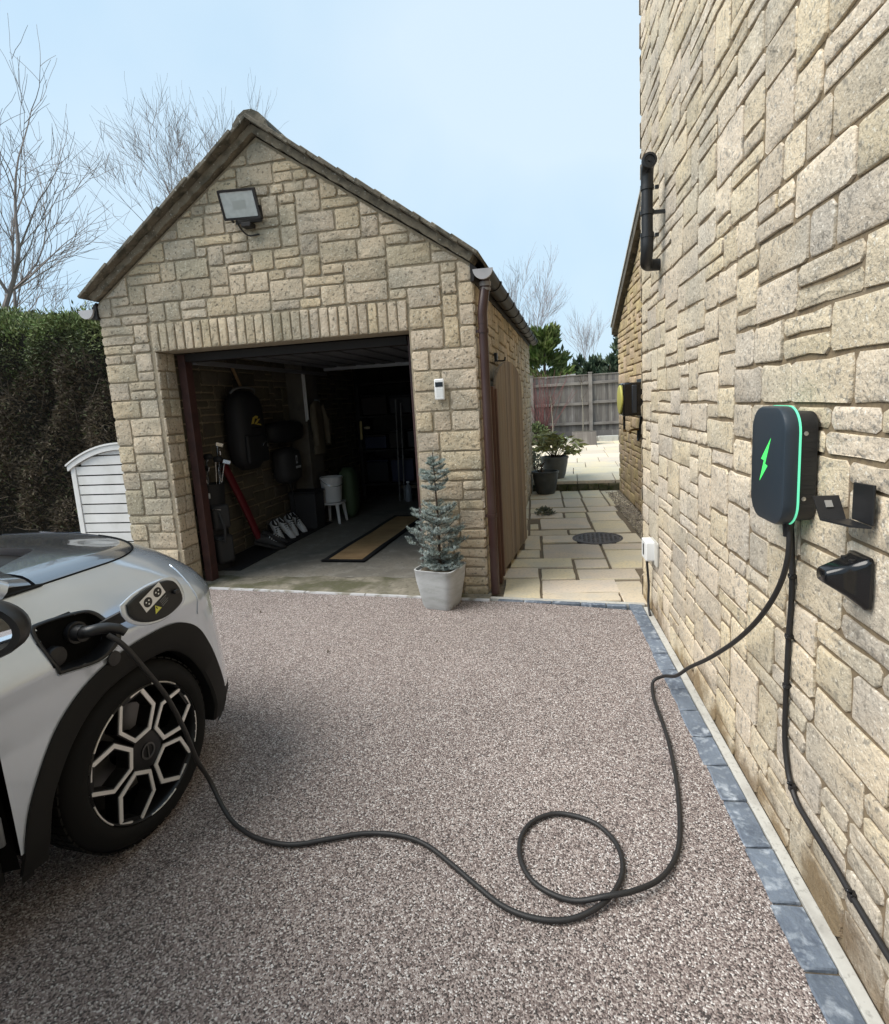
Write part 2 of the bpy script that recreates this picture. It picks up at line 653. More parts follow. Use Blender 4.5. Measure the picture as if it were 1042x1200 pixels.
d = MB()
o1, o2 = hp(-6, .137), hp(3.93, .127)
d.add([(-9, -6, -.1), (o1.x, o1.y, -.1), (o2.x, o2.y, -.1), (-.4, edge_y(-.4), -.1), (-3.9, edge_y(-3.9), -.1), (-3.95, 4.75, -.1), (-9, 5.2, -.1),
       (-9, -6, 0), (o1.x, o1.y, 0), (o2.x, o2.y, 0), (-.4, edge_y(-.4), 0), (-3.9, edge_y(-3.9), 0), (-3.95, 4.75, 0), (-9, 5.2, 0)],
      [(7, 8, 9, 10, 11, 12, 13)] + [(i, (i + 1) % 7, 7 + (i + 1) % 7, 7 + i) for i in range(7)])
tag(d.build('driveway', M['drive'], smooth=None), kind='structure')

# kerb of blue setts with a concrete edging strip against the house wall
kerb = tag(thing('kerb', None, None, hp(2, .07)), kind='structure')
kb = MB()
P = [hp(-6, .14), hp(-6, .0), hp(3.95, .0), hp(3.95, .14)]
kb.add([(p.x, p.y, -.09) for p in P] + [(p.x, p.y, -.006) for p in P], [(3, 2, 1, 0), (4, 5, 6, 7), (0, 1, 5, 4), (1, 2, 6, 5), (2, 3, 7, 6), (3, 0, 4, 7)])
kb.build('bedding', M['dirt'], kerb, smooth=None)
kb = MB()
P = [hp(-6, .044), hp(-6, .006), hp(3.98, .006), hp(3.98, .044)]
kb.add([(p.x, p.y, -.03) for p in P] + [(p.x, p.y, .006) for p in P], [(3, 2, 1, 0), (4, 5, 6, 7), (0, 1, 5, 4), (1, 2, 6, 5), (2, 3, 7, 6), (3, 0, 4, 7)])
kb.build('edging_strip', M['edge_concrete'], kerb, bevel=.003)
s = -1.2
joints = [1.368, 1.569, 1.781, 2.003]
while joints[-1] < 3.85:
    joints.append(joints[-1] + R.uniform(.195, .225))
while joints[0] > -2:
    joints.insert(0, joints[0] - R.uniform(.195, .225))
for a, b in zip(joints, joints[1:]):
    t = MB()
    w0, w1 = .134 + R.uniform(-.004, .004), .047 + R.uniform(-.002, .002)
    nseg = 4
    top = []
    for i in range(nseg + 1):
        ss = lerp(a + .004, b - .004, i / nseg)
        top.append([hp(ss, w, R.uniform(.002, .008)) for w in (w0 + R.uniform(-.003, .003), (w0 + w1) / 2, w1)])
    vs = [p for r_ in top for p in r_] + [V(p.x, p.y, -.05) for r_ in top for p in r_]
    fs = []
    n3 = 3 * (nseg + 1)
    for i in range(nseg):
        for k in range(2):
            fs.append((i * 3 + k, i * 3 + k + 1, (i + 1) * 3 + k + 1, (i + 1) * 3 + k))
        fs.append((i * 3, (i + 1) * 3, n3 + (i + 1) * 3, n3 + i * 3))
        fs.append(((i + 1) * 3 + 2, i * 3 + 2, n3 + i * 3 + 2, n3 + (i + 1) * 3 + 2))
    fs += [(0, n3, n3 + 1, 1), (1, n3 + 1, n3 + 2, 2), (n3 - 3, n3 - 2, 2 * n3 - 2, 2 * n3 - 3), (n3 - 2, n3 - 1, 2 * n3 - 1, 2 * n3 - 2)]
    t.add(vs, fs)
    t.build('sett', M['sett'], kerb, smooth=40, bevel=.004, seg=1)
# the row of setts across the patio entrance
xs = [-.60, -.40, -.19, .02, .20, .345]
for a, b in zip(xs, xs[1:]):
    t = MB()
    pts = []
    for x, dy in ((a + .004, .0), (b - .004, .0), (b - .004, .042), (a + .004, .042)):
        pts.append(V(x, edge_y(x) + dy, 0))
    h = R.uniform(.003, .007)
    t.add([V(p.x, p.y, -.05) for p in pts] + [V(p.x, p.y, h + R.uniform(-.001, .001)) for p in pts],
          [(3, 2, 1, 0), (4, 5, 6, 7), (0, 1, 5, 4), (1, 2, 6, 5), (2, 3, 7, 6), (3, 0, 4, 7)])
    t.build('sett', M['sett'], kerb, bevel=.003, seg=1)
t = MB()
for x0, x1, dy0, dy1 in ((-.68, .47, .045, .085),):
    pts = [V(x0, edge_y(x0) + dy0, 0), V(x1, edge_y(x1) + dy0, 0), V(x1, edge_y(x1) + dy1, 0), V(x0, edge_y(x0) + dy1, 0)]
    t.add([V(p.x, p.y, -.05) for p in pts] + [V(p.x, p.y, .005) for p in pts], [(3, 2, 1, 0), (4, 5, 6, 7), (0, 1, 5, 4), (1, 2, 6, 5), (2, 3, 7, 6), (3, 0, 4, 7)])
t.build('edging_strip', M['edge_concrete'], kerb, bevel=.002)

# garage floor with its mossy threshold and white edging
fl = MB()
fl.add([(-3.84, 4.62, .006), (-.72, 4.62, .006), (-.72, 9.5, .006), (-3.84, 9.5, .006)], [(0, 1, 2, 3)])
tag(fl.build('garage_floor', M['concrete'], smooth=None), kind='structure')
th = MB()
n = 24
vs, fs = [], []
for i in range(n + 1):
    x = lerp(-3.9, -.66, i / n)
    vs += [V(x, edge_y(x) + .012, -.01), V(x, edge_y(x) + .012, .008 + R.uniform(-.001, .001)), V(x, lerp(edge_y(x), 4.62, .4), .014 + R.uniform(-.002, .002)), V(x, 4.63 + .03 * sin(i * 1.7), .008)]
for i in range(n):
    for k in range(3):
        fs.append((i * 4 + k, (i + 1) * 4 + k, (i + 1) * 4 + k + 1, i * 4 + k + 1))
th.add(vs, fs)
tag(th.build('garage_threshold', M['moss_concrete'], smooth=60), kind='structure')
ed = MB()
for x0, x1 in ((-3.2, -2.75), (-2.74, -2.25), (-2.24, -1.7), (-1.69, -1.2), (-1.19, -.66)):
    pts = [V(x, edge_y(x) + dy, 0) for x, dy in ((x0, -.016), (x1, -.016), (x1, .016), (x0, .016))]
    ed.add([V(p.x, p.y, -.03) for p in pts] + [V(p.x, p.y, .011) for p in pts], [(3, 2, 1, 0), (4, 5, 6, 7), (0, 1, 5, 4), (1, 2, 6, 5), (2, 3, 7, 6), (3, 0, 4, 7)])
tag(ed.build('threshold_edging', mat('white_edging', (.55, .55, .56), .6, var=[(8, (.30, .28, .24), .5, .6)]), smooth=None), kind='structure')

# ------------------------------------------------------------------ patio
patio = tag(thing('patio', None, None, (0, 6, 0)), kind='structure')
pb = MB()
pb.span((-.72, 4.14, -.1), (1.3, 9.36, -.012))
pb.build('paving_bed', M['joint'], patio, smooth=None)
SL = [(4.18, 4.67, 0.76, 1.05), (4.32, 4.63, 0.15, 0.75), (4.12, 4.3, 0.17, 0.75), (4.05, 4.58, -0.04, 0.16), (4.7, 4.98, 0.77, 1.1), (4.65, 4.94, 0.46, 0.75), (4.63, 4.91, -0.06, 0.44),
      (5.0, 5.28, 0.46, 1.03), (4.96, 5.23, 0.15, 0.44), (4.94, 5.54, -0.25, 0.13), (5.33, 5.61, 0.75, 0.98), (5.63, 6.2, 0.74, 0.91), (5.28, 5.82, 0.15, 0.72), (5.56, 5.78, -0.28, 0.13),
      (5.88, 6.19, 0.29, 0.72), (5.82, 6.21, -0.3, 0.28), (6.23, 6.47, 0.43, 0.85), (6.25, 6.45, 0.13, 0.41), (6.53, 6.81, 0.75, 0.85), (6.51, 7.09, 0.15, 0.73), (6.27, 6.87, -0.26, 0.12),
      (7.14, 7.44, 0.43, 0.85), (7.13, 7.44, 0.14, 0.41), (6.9, 7.44, -0.25, 0.12), (7.5, 7.83, 0.68, 0.85), (7.5, 7.81, 0.11, 0.66), (7.48, 7.81, -0.29, 0.09), (7.87, 8.52, 0.39, 0.85),
      (7.85, 8.49, 0.11, 0.37), (7.85, 8.52, -0.23, 0.09), (7.85, 9.1, -0.5, -0.25), (8.56, 9.28, 0.38, 0.86), (8.54, 9.22, 0.09, 0.36), (8.56, 9.22, -0.24, 0.07),
      (4.7, 5.0, 1.12, 1.3), (5.3, 5.9, 1.0, 1.25), (5.92, 6.5, .87, 1.2), (6.55, 7.1, .88, 1.2), (7.14, 7.8, .87, 1.2), (7.84, 9.2, .87, 1.2)]
for s0, s1, a, b in SL:
    t = MB()
    a, b, s0, s1 = a + .004, b - .004, s0 + .003, s1 - .003
    h = R.uniform(-.001, .005)
    n = 3
    top = []
    for i in range(n + 1):
        for k in range(n + 1):
            p = hp(lerp(s0, s1, i / n) + R.uniform(-.004, .004), lerp(a, b, k / n) + R.uniform(-.004, .004))
            top.append(V(p.x, p.y, h + R.uniform(-.0015, .0015)))
    q = n + 1
    ring = [k for k in range(q)] + [i * q + n for i in range(1, q)] + [n * q + k for k in range(n - 1, -1, -1)] + [i * q for i in range(n - 1, 0, -1)]
    vs = top + [V(top[k].x, top[k].y, -.04) for k in ring]
    fs = [(i * q + k, i * q + k + 1, (i + 1) * q + k + 1, (i + 1) * q + k) for i in range(n) for k in range(n)]
    m_ = len(ring)
    fs += [(ring[(i + 1) % m_], ring[i], q * q + i, q * q + (i + 1) % m_) for i in range(m_)]
    t.add(vs, fs)
    t.build('slab', M['slab'], patio, smooth=40, bevel=.004, seg=1, fix=True)

# raised terrace behind, its mossy step and large slabs
terr = tag(thing('terrace', None, None, (0, 12, 0)), kind='structure')
pb = MB()
pb.span((-6, 9.36, -.1), (5.5, 18.2, .125))
pb.build('terrace_bed', M['joint'], terr, smooth=None)
for i in range(12):
    t = MB()
    xa = -.95 + i * .165
    t.span((xa + .004, 9.285 + R.uniform(-.008, .008), -.03), (xa + .161, 9.42, .098 + R.uniform(-.006, .006)))
    t.build('step_stone', M['mossy'], terr, bevel=.012, seg=2)
for j in range(10):
    y0 = 9.30 + j * .88
    x = -2.6 - R.uniform(0, .5)
    while x < 2.6:
        w = R.choice((.45, .6, .9))
        t = MB()
        h = .152 + R.uniform(-.002, .003)
        t.span((x + .006, y0 + .006, .10), (x + w - .006, y0 + .874, h))
        t.build('slab', M['slab'], terr, bevel=.004, seg=1)
        x += w

# manhole cover in the patio
mh = thing('manhole_cover', 'round dark metal manhole cover set in the pale patio paving', 'manhole cover', (.22, 6.03, 0))
M['iron'] = mat('cast_iron', (.085, .075, .072), .6, metal=.4, var=[(12, (.14, .12, .11), .45, .65)], bump=[('voronoi', 60, .6, .006)])
t = MB()
t.lathe([(.262, -.02), (.262, .009), (.238, .010), (.236, .004)], (.22, 6.03, 0), 48)
t.build('rim', M['iron'], mh)
t = MB()
t.lathe([(.232, -.01), (.232, .0085), (.0, .0095)], (.22, 6.03, 0), 48)
for k in range(-4, 5):
    for l in range(-4, 5):
        if hypot(k, l) < 4.4:
            t.box((.22 + k * .046, 6.03 + l * .046, .0105), (.024, .012, .004), Matrix.Rotation(pi / 4 * (1 if (k + l) % 2 else -1), 3, 'Z'))
t.build('lid', M['iron'], mh)

# ------------------------------------------------------------------ garage
GY, GL, GR, GB, GC = 4.22, -3.85, -.70, 9.55, -2.275
OL, OR, OH = -3.37, -1.19, 2.06
SLP = .67


def gable(x):
    return 3.545 - SLP * abs(x - GC)


garage = thing('stone_garage', 'detached stone garage with tiled gable roof and its wide door open', 'garage', (GC, GY, 0))
w = MB()
X, Y, Z = V(1, 0, 0), V(0, 1, 0), V(0, 0, 1)
w.prism([(GL, -.05), (OL, -.05), (OL, OH), (OR, OH), (OR, -.05), (GR, -.05), (GR, gable(GR)), (GC, gable(GC)), (GL, gable(GL))], (0, GY, 0), X, Z, -Y, 0, -.22)
w.build('front_wall', M['g_mortar'], garage, smooth=None)
w = MB(); w.span((GR - .18, GY + .22, -.05), (GR, GB, gable(GR) - .02)); w.build('side_wall', M['g_mortar'], garage, smooth=None)
w = MB(); w.span((GL, GY + .22, -.05), (GL + .16, GB, gable(GL) - .02)); w.build('side_wall', M['g_mortar'], garage, smooth=None)
w = MB()
w.prism([(GL + .16, -.05), (GR - .18, -.05), (GR - .18, gable(GR) - .02), (GC, gable(GC) - .02), (GL + .16, gable(GL) - .02)], (0, GB - .2, 0), X, Z, Y, .2)
w.build('rear_wall', M['brickwork'], garage, smooth=None)
w = MB(); w.span((GL + .16, GY + .22, 2.36), (GR - .18, GB - .2, 2.40)); w.build('ceiling', M['ceil'], garage, smooth=None)
w = MB(); w.span((GR - .195, GY + .24, -.02), (GR - .182, GB - .21, 2.35)); w.build('inner_lining', M['brickwork'], garage, smooth=None)

unit = .0763
gp = []          # (size key, polygon, O, U, N, depth)
blk = lambda x, z: (OL - .02 < x < OR and z < OH) or (OL - .025 < x < OR and z < OH + 3 * unit)
for r_ in ashlar(GL - .014, GR + .014, 0, 46, unit, {1: .42, 2: .55, 3: .03}, {1: (.13, .36), 2: (.14, .36), 3: (.13, .26)}, blk, minw=.11):
    p = rect(r_)
    for sg in (1, -1):               # cut to the gable slope
        l = hypot(SLP, 1)
        p = clip(p, sg * SLP / l, 1 / l, (3.545 + sg * SLP * GC) / l - .012)
        if not p:
            break
    if p:
        gp.append((p, (0, GY, 0), X, -Y, .010))
cnt = 0
for p, O, U, N, dd in gp:
    t = MB()
    if stone(t, p, O, U, Z, N, dd, gap=.0065, rough=.005, rnd=.020, chm=.003):
        t.build('stone', M['g_stone'], garage, smooth=38)
        cnt += 1
# upright stones over the door
k = 28
for i in range(k):
    xa, xb = lerp(OL - .02, OR, i / k), lerp(OL - .02, OR, (i + 1) / k)
    t = MB()
    stone(t, [(xa, OH - .004), (xb, OH - .004), (xb, OH + 3 * unit - .004), (xa, OH + 3 * unit - .004)], (0, GY, 0), X, Z, -Y, .012, gap=.006, rough=.003, rnd=.012, chm=.003)
    t.build('lintel_stone', M['g_stone'], garage, smooth=38)
# reveals of the doorway
z = 0
while z < OH - .03:
    h = R.choice((unit, 2 * unit, 2 * unit))
    if z + h > OH:
        h = OH - z
    sp = R.choice((None, .09, .13, .15)) if h > .1 else R.choice((None, .1))
    for ya, yb in ([(0.0, .225)] if sp is None else [(0, sp), (sp, .225)]):
        t = MB()
        if stone(t, [(GY - .012 + ya, z), (GY - .012 + yb, z), (GY - .012 + yb, z + h), (GY - .012 + ya, z + h)], (OL, 0, 0), Y, Z, X, .012, rnd=.015):
            t.build('stone', M['g_stone'], garage, smooth=38)
            cnt += 1
    z += h
# right-hand side wall, nearest stones first; what is over the limit is one part
side = ashlar(GY - .012, GB, 0, 31, unit, {1: .40, 2: .52, 3: .08}, {1: (.13, .40), 2: (.14, .40), 3: (.13, .26)}, minw=.11)
side.sort(key=lambda r_: r_[0] * 1.0 - (2 if r_[3] > 1.6 else 0))
rest = MB()
for r_ in side:
    t = MB()
    p = clip(rect(r_), 0, 1, gable(GR) - .06)
    if not p:
        continue
    if cnt < 230 and (r_[3] > 1.55 or r_[0] < 4.8):
        if stone(t, p, (GR, 0, 0), Y, Z, X, .016, rnd=.02):
            t.build('stone', M['g_stone'], garage, smooth=38)
            cnt += 1
    else:
        stone(rest, p, (GR, 0, 0), Y, Z, X, .016, rnd=.02)
# the inside of the left wall
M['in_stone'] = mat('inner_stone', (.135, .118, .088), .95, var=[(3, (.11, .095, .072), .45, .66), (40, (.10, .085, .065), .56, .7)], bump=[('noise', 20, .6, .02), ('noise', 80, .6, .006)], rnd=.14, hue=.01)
inner = ashlar(GY + .24, 9.3, 0, 31, unit, {1: .40, 2: .5, 3: .10}, {1: (.16, .40), 2: (.16, .40), 3: (.13, .26)}, minw=.12)
inner.sort(key=lambda r_: r_[0])
rest2 = MB()
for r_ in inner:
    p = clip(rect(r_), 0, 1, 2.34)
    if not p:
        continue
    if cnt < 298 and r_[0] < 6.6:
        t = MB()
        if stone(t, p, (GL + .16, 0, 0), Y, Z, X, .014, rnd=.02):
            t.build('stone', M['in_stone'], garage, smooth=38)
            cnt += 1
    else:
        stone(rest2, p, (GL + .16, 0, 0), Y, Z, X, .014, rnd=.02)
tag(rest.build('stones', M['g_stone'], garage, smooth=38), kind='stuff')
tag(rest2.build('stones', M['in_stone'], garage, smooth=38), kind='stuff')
# a pier on the inside of the left wall
t = MB(); t.span((GL + .17, 6.95, 0), (GL + .42, 7.35, 2.35)); t.build('pier', mat('plastered_pier', (.16, .145, .12), .9, var=[(4, (.11, .10, .085), .45, .65)]), garage, bevel=.01)

# roof: verge tiles one by one, the rest of the slopes as tiling
sl = hypot(1, SLP)
UL = 1.60 * sl                          # slope length
for sg in (-1, 1):
    down = V(sg, 0, -SLP) / sl
    up_ = V(sg * SLP, 0, 1) / sl
    ap = V(GC, 0, 3.60)
    core = MB()
    a, b = ap - up_ * .03, ap + down * (UL - .03) - up_ * .03
    y0, y1 = GY - .045, GB + .06
    core.add([(a.x, y0, a.z), (b.x, y0, b.z), (b.x, y1, b.z), (a.x, y1, a.z)] + [(a.x, y0, a.z + .03), (b.x, y0, b.z + .03), (b.x, y1, b.z + .03), (a.x, y1, a.z + .03)],
             [(3, 2, 1, 0), (4, 5, 6, 7), (0, 1, 5, 4), (1, 2, 6, 5), (2, 3, 7, 6), (3, 0, 4, 7)])
    rf = core.build('roof', M['dark_pvc'], garage, smooth=None, fix=True)
    # mortar bedding under the verge tiles: a slightly lumpy strip
    vm = MB()
    n = 40
    vs, fs = [], []
    for i in range(n + 1):
        p = ap + down * (UL * i / n)
        j = [R.uniform(-.006, .006) for _ in range(4)]
        vs += [p - up_ * (.038 + j[0]) + Y * (GY - .052 + j[1]), p + up_ * .012 + Y * (GY - .058 + j[2]), p + up_ * .012 + Y * (GY + .15), p - up_ * .033 + Y * (GY + .15)]
    for i in range(n):
        for kk in range(4):
            fs.append((i * 4 + kk, i * 4 + (kk + 1) % 4, (i + 1) * 4 + (kk + 1) % 4, (i + 1) * 4 + kk))
    fs += [(0, 1, 2, 3), tuple(n * 4 + q for q in (3, 2, 1, 0))]
    vm.add(vs, fs)
    vm.build('verge_mortar', M['verge'], rf, smooth=50, fix=True)
    rot = Matrix((Vector((down.x, 0, up_.x)), Vector((0, 1 if sg > 0 else 1, 0)), Vector((down.z, 0, up_.z))))
    nc = 12
    tiles = MB()
    for c_ in range(nc):
        q = ap + down * (UL * (c_ + .55) / nc)
        tilt = Matrix.Rotation(radians(3.2) , 3, 'Y')
        t = MB()
        t.box(q + up_ * .03 + Y * (GY + .09 - .07 + R.uniform(-.008, .008)), (UL / nc + .07, .30, .026), rot @ tilt)
        t.build('verge_tile', M['roof_tile'], rf, bevel=.004, seg=1)
        yy = GY + .175
        while yy < GB + .05:
            tiles.box(q + up_ * (.03 + R.uniform(-.003, .003)) + Y * (yy + .125), (UL / nc + .07, .245, .024), rot @ tilt)
            yy += .25
    tag(tiles.build('roof_tiles', M['roof_tile'], rf, smooth=None), kind='stuff')
yy = GY - .08
k = 0
while yy < GB:
    t = MB()
    pr = [(-.15, -.045), (-.13, .005), (-.085, .055), (-.03, .085), (.03, .085), (.085, .055), (.13, .005), (.15, -.045), (.12, -.055), (0, .045), (-.12, -.055)]
    t.prism([(a, b + R.uniform(-.003, .003)) for a, b in pr], (GC, yy, 3.615), X, Z, Y, .44)
    t.build('ridge_tile', M['roof_tile'], garage, smooth=40, fix=True)
    yy += .447

# eaves: soffit box, fascia, gutter and downpipe on the right; gutter end on the left
for sg, xw in ((1, GR), (-1, GL)):
    e = MB()
    z0 = gable(GR)
    e.prism([(xw, z0 + .0), (xw, z0 - .13), (xw + sg * .022, z0 - .13), (xw + sg * .045, z0 - .04)], (0, GY - .03, 0), X, Z, Y, GB - GY + .05)
    fo = e.build('fascia', M['dark_pvc'], garage, smooth=None, fix=True)
    gx, gz = xw + sg * .092, z0 - .085
    gt = MB()
    n = 10
    vs, fs = [], []
    for y_ in (GY - .03, GB + .05):
        for rr in (.066, .061):
            for i in range(n + 1):
                an = pi + pi * i / n
                vs.append((gx + rr * cos(an), y_, gz + .03 + rr * sin(an)))
    m_ = n + 1
    for i in range(n):
        fs += [(i, i + 1, 2 * m_ + i + 1, 2 * m_ + i), (m_ + i + 1, m_ + i, 3 * m_ + i, 3 * m_ + i + 1)]
    fs += [(0, m_, 3 * m_, 2 * m_), (n, 2 * m_ + n, 3 * m_ + n, m_ + n)]
    gt.add(vs, fs)
    go = gt.build('gutter', M['dark_pvc'], garage, smooth=60)
    ec = MB()
    ec.prism([(gx + .072 * cos(pi + pi * i / n), gz + .032 + .072 * sin(pi + pi * i / n)) for i in range(n + 1)], (0, GY - .045, 0), X, Z, Y, .022)
    ec.build('end_cap', M['grey_pvc'], go, smooth=40)
    y_ = GY + .45
    while y_ < GB:
        br = MB()
        br.prism([(gx + .075 * cos(pi + pi * i / n), gz + .032 + .075 * sin(pi + pi * i / n)) for i in range(n + 1)], (0, y_, 0), X, Z, Y, .05)
        br.build('bracket', M['dark_pvc'], go, smooth=40)
        y_ += .52
    px, py = (-.632, 4.235) if sg > 0 else (-3.895, 4.62)
    dp = MB()
    dp.tube(smooth_path([(gx, py + .03, gz - .02), (gx, py + .03, gz - .07), (lerp(gx, px, .5), py + .01, gz - .17), (px, py, gz - .26), (px, py, gz - .34)], 4), .036, 14)
    dp.tube([(px, py, gz - .30), (px, py, .01 if sg > 0 else .02)], .034, 14)
    do = dp.build('downpipe', M['brown_pvc'], garage, smooth=50)
    cl = MB()
    cl.lathe([(.044, 0), (.044, .03)], (gx, py + .03, gz - .075), 14, capb=True, capt=True)
    cl.lathe([(.041, 0), (.041, .018)], (gx, py + .03, gz - .105), 14, capb=True, capt=True)
    cl.build('outlet_collar', mat('grey_collar', (.20, .18, .17), .5) if sg > 0 else M['grey_pvc'], do, smooth=40)
    for zc in (2.0, .62) if sg > 0 else (1.9,):
        cl = MB()
        cl.lathe([(.040, 0), (.040, .028)], (px, py, zc), 14, capb=True, capt=True)
        cl.span((px - sg * .09, py - .012, zc + .004), (px, py + .012, zc + .022))
        cl.build('pipe_clip', M['brown_pvc'], do, smooth=40)

# timber frame in the doorway and the raised up-and-over door
fr = MB()
fr.span((OL + .0125, GY + .235, 0), (OL + .085, GY + .33, 2.05))
dfr = fr.build('door_frame', M['frame_brown'], garage, bevel=.004)
fr = MB(); fr.span((OR - .085, GY + .235, 0), (OR - .004, GY + .33, 2.05)); fr.build('door_post', M['frame_brown'], dfr, bevel=.004)
fr = MB(); fr.span((OL + .09, GY + .235, 1.985), (OR - .09, GY + .33, 2.055)); fr.build('door_head', M['dark_pvc'], dfr, bevel=.004)
dr = MB()
dr.span((OL + .16, 5.15, 2.07), (OR - .13, 7.15, 2.09))
gd = dr.build('raised_door', M['steel_panel'], garage, smooth=None)
for i in range(7):
    t = MB(); t.span((OL + .18 + i * .265, 5.2, 2.055), (OL + .36 + i * .265, 7.1, 2.068)); t.build('door_rib', M['steel_panel'], gd, bevel=.004, seg=1)
t = MB(); t.span((OL + .16, 7.12, 2.02), (OR - .13, 7.16, 2.067)); t.build('door_edge', mat('pale_steel', (.42, .43, .46), .4, metal=.3), gd, bevel=.003)
for x in (OL + .10, OR - .1):
    t = MB(); t.span((x - .02, 4.56, 1.97), (x + .02, 7.3, 2.01)); t.build('door_track', M['steel_panel'], gd, bevel=.003)

# ------------------------------------------------------------------ house
house = thing('stone_house', 'tall cream stone house wall running along the driveway edge', 'house', hp(2, -.5))
w = MB()
P = [hp(-4, 0), hp(4.195, 0), hp(4.195, -5), hp(-4, -5)]
w.add([(p.x, p.y, -.2) for p in P] + [(p.x, p.y, 5.7) for p in P], [(3, 2, 1, 0), (4, 5, 6, 7), (0, 1, 5, 4), (1, 2, 6, 5), (2, 3, 7, 6), (3, 0, 4, 7)])
w.build('wall', M['h_mortar'], house, smooth=None, fix=True)
unit = .0655
wr = {1: (.14, .38), 2: (.15, .38), 3: (.17, .34), 4: (.2, .3)}
st = []
allst = ashlar(-4.205, .6, .0, 87, unit, {1: .46, 2: .44, 3: .10}, wr, minw=.12)
for r_ in allst:
    # u runs towards the camera: u = -s
    dist = (hp(-(r_[0] + r_[1]) / 2, 0, (r_[2] + r_[3]) / 2) - CAMP)
    s_ = -(r_[0] + r_[1]) / 2
    vis = s_ > 1.15 and (r_[2] < 2.0 + (s_ - 1.2) * .85)
    key = (r_[1] - r_[0]) * (r_[3] - r_[2]) / dist.length ** 2 * abs(dist.normalized().dot(HN)) * (1 if vis else .02)
    st.append((key, r_))
st.sort(key=lambda q: -q[0])
rest = MB()
Oh = W0 - HD * 2.2
for i, (key, r_) in enumerate(st):
    t = MB() if i < 298 else rest
    ok = stone(t, rect(r_), Oh, -HD, Z, HN, .0062, gap=.0052, rough=.0055, rnd=.022, chm=.0022)
    if i < 298 and ok:
        t.build('stone', M['h_stone'], house, smooth=42)
tag(rest.build('stones', M['h_stone'], house, smooth=42), kind='stuff')
# the end face of the house, turned away from the driveway
e = MB()
for r_ in ashlar(-.02, 1.0, 0, 86, unit, {1: .36, 2: .46, 3: .18}, wr, minw=.13):
    stone(e, rect(r_), hp(4.195, 0), HN * -1, Z, HD, .014, rnd=.03)
tag(e.build('end_stones', M['h_stone'], house, smooth=42), kind='stuff')

# golden stone rear wing, set back, gable verge rising towards the camera
WS = V(.70, 9.13, 0)
def wp(s, off=0.0, z=0.0):
    return WS - HD * s + HN * off + ZU * z
wing = thing('rear_wing', 'golden stone rear wing set back beyond the house corner, with sloping roof verge', 'house wing', wp(2, -.5))
VZ = lambda s: 2.50 + .455 * s
w = MB()
w.prism([(0, -.1), (5.2, -.1), (5.2, VZ(5.2)), (0, VZ(0))], WS, -HD, Z, HN, 0, -4)
w.build('wall', M['h_mortar'], wing, smooth=None, fix=True)
rest = MB()
cw = 0
for r_ in ashlar(-.01, 4.6, 0, 62, .075, {1: .55, 2: .42, 3: .03}, {1: (.14, .40), 2: (.14, .36), 3: (.14, .3)}, minw=.12):
    p = clip(rect(r_), -.455 / hypot(1, .455), 1 / hypot(1, .455), 2.46 / hypot(1, .455))
    if not p:
        continue
    t = MB() if (r_[0] < 2.2 and cw < 290) else rest
    if stone(t, p, WS, -HD, Z, HN, .015, rnd=.025, gap=.007) and t is not rest:
        t.build('stone', M['w_stone'], wing, smooth=40)
        cw += 1
tag(rest.build('stones', M['w_stone'], wing, smooth=40), kind='stuff')
w = MB()
lv = hypot(1, .455)
w.prism([(-.16, VZ(-.16) - .02), (5.2, VZ(5.2) - .02), (5.2, VZ(5.2) + .10), (-.16, VZ(-.16) + .10)], WS, -HD, Z, HN, .085, -4)
rf = w.build('roof', M['roof_tile'], wing, smooth=None, fix=True)
w = MB()
w.prism([(-.18, VZ(-.18) + .103), (5.2, VZ(5.2) + .103), (5.2, VZ(5.2) + .135), (-.18, VZ(-.18) + .135)], WS, -HD, Z, HN, .10, -4)
w.build('roof_edge', M['edge_concrete'], rf, smooth=None, fix=True)
w = MB()
w.tube([wp(-.22, .05, VZ(-.2) + .02), wp(-.22, -3, VZ(-.2) + .02)], .05, 10)
w.build('gutter', M['black'], wing, smooth=50)
# gravel margin at the foot of the wing
M['pebble'] = mat('pebbles', (.26, .22, .165), .8, rnd=.5, hue=.02)
pb = MB()
for i in range(3400):
    s_ = R.uniform(.1, 4.7)
    p = wp(s_, R.uniform(.02, .24), -.006)
    r_ = R.uniform(.010, .022)
    q = Matrix.Rotation(R.uniform(0, 6), 3, 'Z')
    k0 = len(pb.v)
    vs = [q @ V(x * r_ * R.uniform(.7, 1.2), y_ * r_ * R.uniform(.6, 1), z_ * r_ * .6) + p + ZU * R.uniform(0, .012) for x, y_, z_ in ((1, 0, 0), (0, 1, 0), (-1, 0, 0), (0, -1, 0), (0, 0, 1), (0, 0, -1))]
    pb.add(vs, [(0, 1, 4), (1, 2, 4), (2, 3, 4), (3, 0, 4), (1, 0, 5), (2, 1, 5), (3, 2, 5), (0, 3, 5)])
tag(pb.build('gravel', M['pebble'], smooth=60), kind='stuff')
# ------------------------------------------------------------------ charger on the house wall
def wprism(mb, poly, t0, t1):
    """polygon in (s, z) on the house wall, from t0 to t1 in front of it"""
    return mb.prism([(-a, b) for a, b in poly], W0 - HD * 2.2, -HD, ZU, HN, t1, t0)


M['charger'] = mat('charger_slate', (.022, .033, .045), .42, bump=[('noise', 400, .15, .001)])
M['led'] = mat('led_green', (.1, .5, .3), .4, emit=(.16, .85, .50, .45))
M['bolt_green'] = mat('bolt_green', (.05, .5, .08), .4, emit=(.07, .85, .16, .65))
ch = thing('car_charger', 'slate grey wall charger with glowing green edge and lightning bolt', 'charger', hp(1.70, .06, 1.09))
cs, cz = 1.78, 1.272


def loop_at(w_, h_, r_):
    return [(cs + a, cz + b) for a, b in rrect(w_, h_, r_, 8)]


